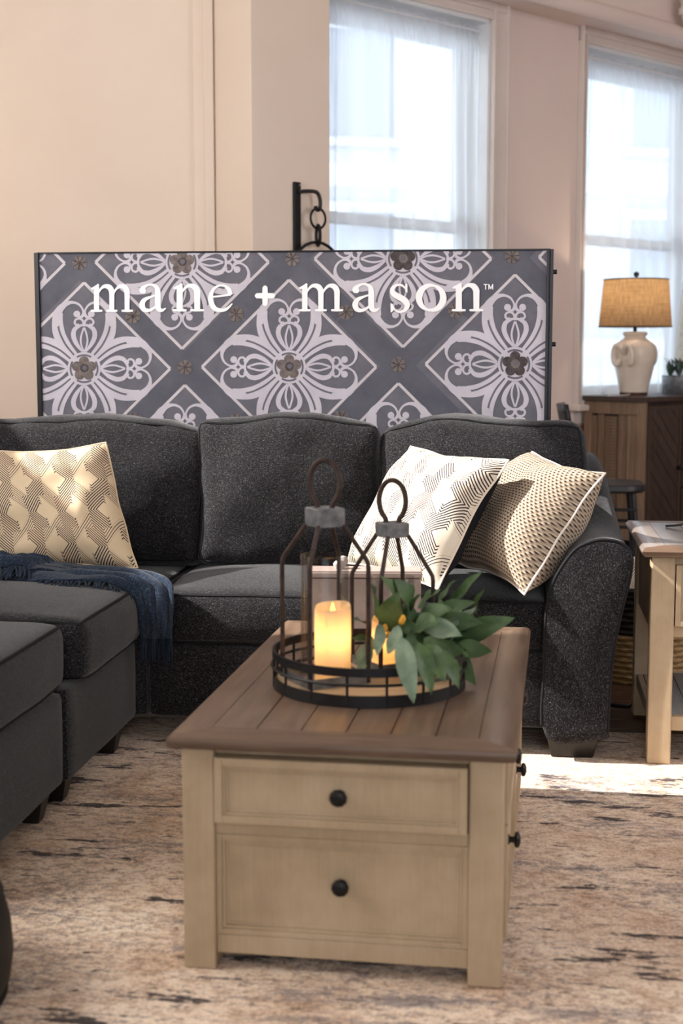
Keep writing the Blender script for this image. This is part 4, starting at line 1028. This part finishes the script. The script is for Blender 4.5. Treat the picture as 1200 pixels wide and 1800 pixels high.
# right and left sides
for sx in (1, -1):
    xs = TW_ - OV - 0.012 if sx > 0 else OV + 0.012
    def sb(name, ya, yb, za, zb, out, par=ctb, bev=0.002):
        x0, x1 = (xs - 0.012, xs + out) if sx > 0 else (xs - out, xs + 0.012)
        return box(name, CR, par, x0, x1, ya, yb, za, zb, bev)
    sb('rail', bi, TL - bi, 0.455, top0 - 0.001, 0.0); sb('bottom_rail', bi, TL - bi, 0.032, 0.072, 0.0)
    wdt = (TL - 2 * bi) / 2
    for k in range(2):
        ya, yb = bi + k * wdt + 0.004, bi + (k + 1) * wdt - 0.004
        for (za, zb) in ((0.318, 0.452), (0.076, 0.312)):
            dd = sb('drawer', ya, yb, za, zb, 0.010)
            if sx > 0:
                panel_frame(MB(), 'x', xs + 0.010, ya, yb, za, zb, 0.018, 0.009, 0.006).build('drawer_moulding', CR, dd, 0.0012, smooth=False)
                knob(xs + 0.010, (ya + yb) / 2, (za + zb) / 2, (1, 0, 0), dd)

# ================================================================== TRAY
TZ = TH
tr = thing('serving_tray', 'round wood tray with black wire gallery on the coffee table', 'tray', (0.064, 3.205, TZ + 0.0005), R(9))
RT = 0.222
MB().lathe([(0.0, 0.004), (RT - 0.006, 0.004), (RT - 0.004, 0.008), (RT - 0.004, 0.017), (RT - 0.006, 0.019), (0.0, 0.019)], 72).build('base_board', M['board'], tr)
MB().lathe([(RT - 0.003, 0.0), (RT + 0.002, 0.0), (RT + 0.002, 0.026), (RT - 0.003, 0.026), (RT - 0.003, 0.0)], 72).build('base_band', M['iron'], tr)
MB().lathe([(RT - 0.002, 0.068), (RT + 0.003, 0.068), (RT + 0.003, 0.087), (RT - 0.002, 0.087), (RT - 0.002, 0.068)], 72).build('top_band', M['iron'], tr)
MB().tube([((RT + 0.004) * math.cos(2 * PI * k / 72), (RT + 0.004) * math.sin(2 * PI * k / 72), 0.050) for k in range(72)], 0.0036, 6, closed=True).build('wire_ring', M['iron'], tr)
for k in range(16):
    a = 2 * PI * k / 16; MB().tube([(RT * math.cos(a), RT * math.sin(a), 0.004), (RT * math.cos(a), RT * math.sin(a), 0.08)], 0.0034, 6).build('upright_wire', M['iron'], tr)

# ================================================================== LANTERNS AND CANDLES
def lantern(label, x, y, rot, half, zsh, zc0, zc1, capw, ztop, hw, gr, gz):
    ln = thing('lantern', label, 'lantern', (x, y, TZ + 0.020), rot)
    s = half; pl = MB().box(-s, s, -s, s, 0.0, 0.004); pl.box(-s, s, -s - 0.002, -s, 0.0, 0.022).box(-s, s, s, s + 0.002, 0.0, 0.022).box(-s - 0.002, -s, -s, s, 0.0, 0.022).box(s, s + 0.002, -s, s, 0.0, 0.022)
    pl.build('base_plate', M['galv'], ln, smooth=False)
    c = capw / 2
    for (a, b) in ((-1, -1), (1, -1), (1, 1), (-1, 1)):
        pts = [(a * s, b * s, 0.002), (a * s, b * s, zsh - 0.012), (a * s * 0.985, b * s * 0.985, zsh), (a * s * 0.93, b * s * 0.93, zsh + 0.010), (a * c * 0.92, b * c * 0.92, zc0 + 0.004)]
        MB().tube(pts, 0.0054, 8).build('frame_rod', M['rust'], ln)
    m = MB(); pr_ = [(-c, -c), (c, -c), (c, c), (-c, c)]
    m.loft([[Vector((p[0] * k, p[1] * k, z)) for p in pr_] for (k, z) in ((0.97, zc0), (1.0, zc0 + 0.001), (1.0, zc1), (0.94, zc1 + 0.002))])
    m.build('cap', M['galv'], ln, 0.001, smooth=False)
    hh = ztop - zc1
    hp = [(-c * 0.55, 0, zc0 + 0.006), (-c * 0.55, 0, zc1 + 0.004)] + [(-hw * math.cos(t), 0, zc1 + hh * 0.52 + hh * 0.48 * math.sin(t)) for t in [-0.95 + (PI + 1.9) * k / 22 for k in range(23)]] + [(c * 0.55, 0, zc1 + 0.004), (c * 0.55, 0, zc0 + 0.006)]
    ca, sa = math.cos(-0.9), math.sin(-0.9)
    hp = [(p[0] * ca - p[1] * sa, p[0] * sa + p[1] * ca, p[2]) for p in hp]
    MB().tube(cat_rom(hp, 3), 0.0064, 8).build('handle', M['rust'], ln)
    MB().lathe([(gr, 0.024), (gr, gz), (gr - 0.001, gz + 0.002), (gr - 0.0028, gz), (gr - 0.0028, 0.024), (gr, 0.024)], 48).build('glass_cylinder', M['lglass'], ln)
    return ln
def candle(label, x, y, r, h, power):
    cd = thing('pillar_candle', label, 'candle', (x, y, TZ + 0.0245))
    n = 48
    def rim(a): return 0.0055 * math.sin(a + 0.5) + 0.001 * math.sin(3 * a)
    mb = MB(); prof = [(r, 0.0), (r, h * 0.25), (r, h * 0.5), (r, h * 0.75), (r, h - 0.012), (r * 0.985, h - 0.003), (r * 0.95, h), (r * 0.88, h - 0.003), (r * 0.80, h - 0.022), (r * 0.6, h - 0.032), (r * 0.3, h - 0.035), (0.0005, h - 0.036)]
    vs = []
    for i, (q, z) in enumerate(prof):
        for k in range(n):
            a = 2 * PI * k / n; vs.append((q * math.cos(a), q * math.sin(a), z + (rim(a) if 4 < i < 8 else 0)))
    fs = [(i * n + k, i * n + (k + 1) % n, (i + 1) * n + (k + 1) % n, (i + 1) * n + k) for i in range(len(prof) - 1) for k in range(n)]
    fs.append(tuple(range(n))[::-1])
    mb.add(vs, fs); mb.build('wax_body', M['wax'], cd)
    MB().lathe([(0.0006, 0), (0.0045, 0.005), (0.0052, 0.010), (0.003, 0.018), (0.0004, 0.026)], 12, c=(0.0, -0.006, h - 0.018)).build('flame', M['flame'], cd)
    MB().tube([(0, -0.006, h - 0.038), (0, -0.006, h - 0.016)], 0.002, 6).build('wick', M['wick'], cd)
    light('candle_light', 'POINT', (x, y, TZ + 0.0245 + h * 0.60), power, (1.0, 0.62, 0.26), shadow_soft_size=0.02)
    light('candle_flame_light', 'POINT', (x, y - 0.006, TZ + 0.0245 + h - 0.006), power * 0.12, (1.0, 0.62, 0.25), shadow_soft_size=0.006)
    return cd
lantern('taller wire lantern with galvanised cap and glass cylinder at left on the tray', -0.038, 3.165, R(27), 0.0735, 0.278, 0.357, 0.398, 0.068, 0.508, 0.038, 0.056, 0.290)
candle('tall lit ivory pillar candle inside the taller lantern', -0.020, 3.150, 0.0415, 0.172, 0.36)
lantern('smaller wire lantern with galvanised cap behind the greenery', 0.121, 3.315, R(28), 0.071, 0.222, 0.313, 0.346, 0.060, 0.448, 0.034, 0.054, 0.215)
candle('lit candle inside the smaller lantern half hidden by leaves', 0.108, 3.305, 0.036, 0.115, 0.28)

# taupe box at the back of the table
bxo = thing('keepsake_box', 'taupe fabric covered box standing behind the tray', 'box', (0.066, 3.855, TZ), -0.03)
box('body', M['taupe'], bxo, -0.154, 0.154, -0.045, 0.045, 0.0, 0.150, 0.003)
box('lid', M['taupe'], bxo, -0.157, 0.157, -0.048, 0.048, 0.152, 0.168, 0.003)
box('lid_top', M['taupe'], bxo, -0.155, 0.155, -0.046, 0.046, 0.168, 0.1715, 0.001)
MB().lathe([(0.006, 0.170), (0.006, 0.178), (0.013, 0.186), (0.015, 0.196), (0.010, 0.205), (0.001, 0.208)], 16, c=(-0.062, 0, 0)).lathe([(0.005, 0.170), (0.009, 0.178), (0.011, 0.186), (0.006, 0.193), (0.001, 0.195)], 14, c=(-0.078, -0.008, 0)).build('lid_knob', M['ivory'], bxo)

# ================================================================== GREENERY
pl = thing('potted_greenery', 'leafy green plant in a small brown pot on the tray', 'plant', (0.195, 3.235, TZ + 0.0195))
MB().lathe([(0.0, 0.0), (0.034, 0.0), (0.040, 0.03), (0.044, 0.062), (0.040, 0.062), (0.037, 0.05), (0.0, 0.05)], 24).build('pot', M['brown'], pl)
PO = Vector((0.195, 3.235, TZ + 0.0195))
def leaf(base, tip, w, droop=0.02, mat='leaf', roll=0.0):
    b = Vector(base) - PO; t = Vector(tip) - PO; ax = t - b; L = ax.length; ax.normalize()
    up = Vector((0, -0.55, 1)).normalized(); side = ax.cross(up)
    side = side.normalized() if side.length > 1e-4 else Vector((1, 0, 0))
    side = Matrix.Rotation(roll, 3, ax) @ side
    nrm = side.cross(ax).normalized()
    def fn(a, c):
        s_ = a; prof = (math.sin(PI * (s_ ** 0.75)) ** 0.85) if 0 < s_ < 1 else 0.0
        p = b + ax * (L * s_) + nrm * (droop * 4 * s_ * (1 - s_)) + side * (1.28 * w * prof * (c - .5)) + nrm * (-0.18 * w * prof * (1 - abs(2 * c - 1)))
        return p + nrm * (0.003 * math.sin(s_ * 11 + w * 300) * abs(2 * c - 1))
    return MB().grid(fn, 10, 4).build('leaf', M[mat], pl)
# large leaves: base, tip, width, droop, material, roll
LV = [
    ((0.262, 3.260, 0.596), (0.403, 3.210, 0.659), 0.044, 0.012, 'leaf', 0.7),
    ((0.260, 3.320, 0.671), (0.334, 3.270, 0.761), 0.022, 0.006, 'leaf', 0.4),
    ((0.231, 3.340, 0.667), (0.274, 3.290, 0.736), 0.018, 0.005, 'leaf', 0.2),
    ((0.140, 3.240, 0.641), (0.089, 3.190, 0.761), 0.068, 0.020, 'leaf', 0.3),
    ((0.165, 3.280, 0.660), (0.119, 3.230, 0.746), 0.052, 0.018, 'leaf', -0.4),
    ((0.119, 3.210, 0.626), (0.130, 3.160, 0.729), 0.060, 0.020, 'leaf', 0.5),
    ((0.081, 3.260, 0.650), (0.066, 3.210, 0.744), 0.046, 0.010, 'leaf', 0.2),
    ((0.129, 3.005, 0.658), (0.156, 2.955, 0.518), 0.036, 0.012, 'leaf2', 0.2),
    ((0.168, 3.010, 0.644), (0.193, 2.960, 0.537), 0.034, 0.010, 'leaf', -0.2),
    ((0.190, 3.020, 0.639), (0.224, 2.970, 0.562), 0.036, 0.010, 'leaf', 0.3),
    ((0.219, 3.025, 0.626), (0.254, 2.975, 0.546), 0.030, 0.008, 'leaf', -0.3),
    ((0.266, 3.220, 0.590), (0.309, 3.170, 0.507), 0.030, -0.012, 'leaf', 0.2),
    ((0.189, 3.160, 0.623), (0.257, 3.110, 0.575), 0.036, 0.010, 'leaf', 0.5),
    ((0.154, 3.110, 0.646), (0.184, 3.060, 0.566), 0.030, -0.010, 'leaf', -0.2),
    ((0.088, 3.140, 0.660), (0.079, 3.090, 0.596), 0.022, -0.010, 'leaf2', 0.2),
    ((0.067, 3.240, 0.634), (0.024, 3.190, 0.657), 0.030, 0.008, 'leaf', 0.3),
    ((0.072, 3.180, 0.619), (0.028, 3.130, 0.570), 0.028, -0.008, 'leaf2', 0.2),
    ((0.065, 3.160, 0.610), (0.039, 3.110, 0.552), 0.026, -0.008, 'leaf2', -0.2),
    ((0.086, 3.220, 0.597), (0.020, 3.170, 0.618), 0.028, 0.006, 'leaf', 0.1),
    ((0.216, 3.280, 0.653), (0.316, 3.230, 0.692), 0.030, 0.012, 'leaf', 0.5),
    ((0.226, 3.220, 0.644), (0.324, 3.170, 0.654), 0.040, 0.012, 'leaf', 0.6),
    ((0.194, 3.140, 0.654), (0.270, 3.090, 0.640), 0.038, 0.010, 'leaf2', 0.5),
    ((0.178, 3.200, 0.662), (0.257, 3.150, 0.688), 0.036, 0.012, 'leaf', 0.4),
    ((0.185, 3.320, 0.660), (0.235, 3.270, 0.717), 0.026, 0.010, 'leaf', 0.3),
    ((0.168, 3.140, 0.654), (0.219, 3.090, 0.670), 0.042, 0.012, 'leaf', 0.5),
    ((0.160, 3.240, 0.647), (0.184, 3.190, 0.717), 0.034, 0.012, 'leaf', 0.3),
    ((0.317, 3.340, 0.621), (0.338, 3.290, 0.713), 0.022, 0.008, 'leaf', 0.2),
    ((0.272, 3.300, 0.622), (0.362, 3.250, 0.615), 0.036, 0.010, 'leaf', 0.5),
    ((0.251, 3.190, 0.577), (0.279, 3.140, 0.594), 0.030, 0.010, 'leaf', 0.3),
    ((0.129, 3.120, 0.658), (0.102, 3.070, 0.603), 0.026, -0.006, 'leaf2', 0.1),
    ((0.209, 3.170, 0.608), (0.292, 3.120, 0.585), 0.032, 0.000, 'leaf', 0.4)]
for (b, t, w, dr_, mt, rl) in LV: leaf(b, t, w, dr_, mt, rl)
for k in range(72):
    a = random.uniform(0, 2 * PI); el = random.uniform(-0.35, 1.15); L = random.uniform(0.05, 0.10)
    b = PO + Vector((random.uniform(-.05, .075), random.uniform(-.05, .05), random.uniform(0.05, 0.12)))
    dv = Vector((math.cos(a) * math.cos(el) * 1.1, math.sin(a) * math.cos(el) * 0.8, math.sin(el) * 0.7))
    leaf(b, b + dv * L, random.uniform(0.022, 0.038), random.uniform(-.006, .015), random.choice(['leaf', 'leaf', 'leaf', 'leaf2']), random.uniform(-.8, .8))
for k in range(9):
    a = random.uniform(0, 2 * PI); p0 = Vector((0, 0, 0.05)); p2 = Vector((0.085 * math.cos(a), 0.07 * math.sin(a), random.uniform(0.05, 0.14)))
    MB().tube(cat_rom([p0, (p0 + p2) * 0.5 + Vector((0, 0, 0.03)), p2], 5), 0.0022, 5).build('stem', M['stem'], pl)
for p in ((0.100, 3.160, 0.643), (0.136, 3.120, 0.667), (0.139, 3.120, 0.672), (0.107, 3.150, 0.628)):
    p = Vector(p) - PO
    MB().lathe([(0.001, -0.008), (0.006, -0.004), (0.007, 0.002), (0.004, 0.009), (0.001, 0.011)], 8, c=tuple(p)).build('yellow_bud', M['bud'], pl)

# ================================================================== END TABLE
et = thing('end_table', 'cream painted end table with plank top beside the sofa arm', 'table', (0.912, 4.212, 0), -0.13)
EW, EL, EH = 0.64, 0.72, 0.682
e0 = EH - 0.030
ctb_keep = ctb
def emitre(o0, o1, i0, i1, mat):
    def sec(o_, i_): return [Vector((o_[0] + (i_[0] - o_[0]) * t, o_[1] + (i_[1] - o_[1]) * t, z)) for (t, z) in ((1.0, EH - 0.0008), (0.16, EH - 0.0008), (0.08, EH - 0.004), (0.0, EH - 0.013), (0.03, EH - 0.022), (0.14, EH - 0.030), (1.0, EH - 0.030))]
    MB().loft([sec(o0, i0), sec(o1, i1)]).build('border_plank', mat, et)
eb = 0.075
emitre((0, 0), (EW, 0), (eb, eb), (EW - eb, eb), M['topx']); emitre((EW, EL), (0, EL), (EW - eb, EL - eb), (eb, EL - eb), M['topx'])
emitre((0, EL), (0, 0), (eb, EL - eb), (eb, eb), M['top_sheen']); emitre((EW, 0), (EW, EL), (EW - eb, eb), (EW - eb, EL - eb), M['top_sheen'])
for k in range(5):
    w = (EW - 2 * eb) / 5; box('plank', M['top_sheen'], et, eb + k * w + 0.0012, eb + (k + 1) * w - 0.0012, eb + 0.001, EL - eb - 0.001, e0, EH - 0.0006 * (1 + k % 2), 0.0012)
for (x, y) in ((0.033, 0.033), (EW - 0.033 - 0.071, 0.033), (0.033, EL - 0.104), (EW - 0.104, EL - 0.104)): box('leg', CR, et, x, x + 0.071, y, y + 0.071, 0.0, e0 - 0.001, 0.004)
d = box('drawer', CR, et, 0.107, EW - 0.107, 0.040, 0.07, 0.435, 0.625, 0.002)
panel_frame(MB(), 'y', 0.041, 0.107, EW - 0.107, 0.435, 0.625, 0.016, 0.008, 0.006).build('drawer_moulding', CR, d, 0.0012, smooth=False)
knob(EW / 2, 0.038, 0.53, (0, -1, 0), d)
box('rail', CR, et, 0.104, EW - 0.104, 0.045, 0.07, 0.625, e0 - 0.001, 0.002); box('rail', CR, et, 0.104, EW - 0.104, 0.045, 0.07, 0.40, 0.435, 0.002)
for x in (0.043, EW - 0.063): box('side_apron', CR, et, x, x + 0.02, 0.104, EL - 0.104, 0.40, e0 - 0.001, 0.002); box('side_rail', CR, et, x, x + 0.02, 0.104, EL - 0.104, 0.105, 0.150, 0.002)
box('back_apron', CR, et, 0.104, EW - 0.104, EL - 0.07, EL - 0.045, 0.40, e0 - 0.001, 0.002)
box('shelf_rail', CR, et, 0.104, EW - 0.104, 0.045, 0.07, 0.105, 0.150, 0.002); box('shelf_rail', CR, et, 0.104, EW - 0.104, EL - 0.07, EL - 0.045, 0.105, 0.150, 0.002)
for k in range(5):
    w = (EW - 2 * 0.064) / 5; box('shelf_plank', M['top_sheen'], et, 0.064 + k * w + 0.001, 0.064 + (k + 1) * w - 0.001, 0.072, EL - 0.072, 0.132, 0.1505, 0.001)
def etp(x, y, z): c, s = math.cos(-0.13), math.sin(-0.13); return (0.912 + x * c - y * s, 4.212 + x * s + y * c, z)
o = MB().tube(cat_rom([etp(0.12, 0.52, EH + 0.004), etp(0.16, 0.50, EH + 0.010), etp(0.20, 0.53, EH + 0.016), etp(0.25, 0.51, EH + 0.010), etp(0.30, 0.54, EH + 0.006), etp(0.40, 0.50, EH + 0.006)], 6), 0.0042, 6).build('charging_cable', M['cable'])
tag(o, 'dark looped cable lying on top of the end table', 'cable')
o = MB().tube(cat_rom([(1.14, 4.93, 0.40), (1.09, 4.96, 0.18), (1.075, 4.97, 0.06), (1.05, 4.97, 0.0), (1.02, 4.98, -0.006), (0.985, 5.0, -0.006), (0.94, 5.03, -0.006)], 6), 0.006, 8).build('power_cord', M['cable'])
tag(o, 'black power cord hanging down to the floor behind the end table', 'cord')

# ================================================================== BASKET between sofa and end table
bk = thing('floor_basket', 'two tone woven basket, black over natural, behind the end table', 'basket', (1.20, 5.50, ZF))
def coils(z0, z1, r0, r1, n):
    mb = MB()
    for k in range(n):
        z = z0 + (z1 - z0) * (k + .5) / n; r = r0 + (r1 - r0) * (k + .5) / n
        mb.tube([((r + 0.004 * math.sin(26 * a + (k % 2) * PI)) * math.cos(a), (r + 0.004 * math.sin(26 * a + (k % 2) * PI)) * math.sin(a), z) for a in [2 * PI * q / 104 for q in range(104)]], (z1 - z0) / n * 0.56, 6, closed=True)
    return mb
coils(0.0, 0.20, 0.20, 0.225, 9).build('natural_band', M['basket'], bk)
coils(0.20, 0.385, 0.225, 0.232, 8).build('black_band', M['basketdark'], bk)
MB().lathe([(0.0, 0.008), (0.19, 0.008)], 32).build('bottom', M['basket'], bk)
pp = pillow('throw_pillow', 'black and cream patterned pillow poking out of the basket', (1.20, 5.50, 0.315), (R(-24), R(8), R(10)), 0.32, 0.32, 0.12, chevron_mat('basket_pillow', 3, 3, '#d8c8b4', '#1c1918'), M['black'], 14.0)

# dark pouf at the lower left corner
pf = thing('pouf', 'black leather pouf cut off at the lower left corner', 'ottoman', (-0.955, 2.62, 0))
MB().lathe([(0.0, 0.0), (0.270, 0.0), (0.285, 0.008), (0.300, 0.04), (0.307, 0.09), (0.303, 0.15), (0.292, 0.19), (0.272, 0.222), (0.24, 0.240), (0.12, 0.254), (0.0, 0.256)], 72).build('body', M['pouf'], pf)
for z_, r_ in ((0.012, 0.290), (0.205, 0.286)):
    MB().tube([(r_ * math.cos(2 * PI * k / 72), r_ * math.sin(2 * PI * k / 72), z_) for k in range(72)], 0.005, 6, closed=True).build('piping', M['pouf'], pf)

# ------------------------------------------------------------------ groups of repeats
for o in C.objects:
    g = {'throw_pillow': 'throw pillows', 'lantern': 'wire lanterns on the tray', 'pillar_candle': 'candles in the lanterns', 'sheer_curtain': 'sheer window curtains', 'curtain_rod': 'curtain rods', 'table_lamp': 'table lamps on the sideboard'}.get(o.name.split('.')[0])
    if g and o.parent is None: o['group'] = g
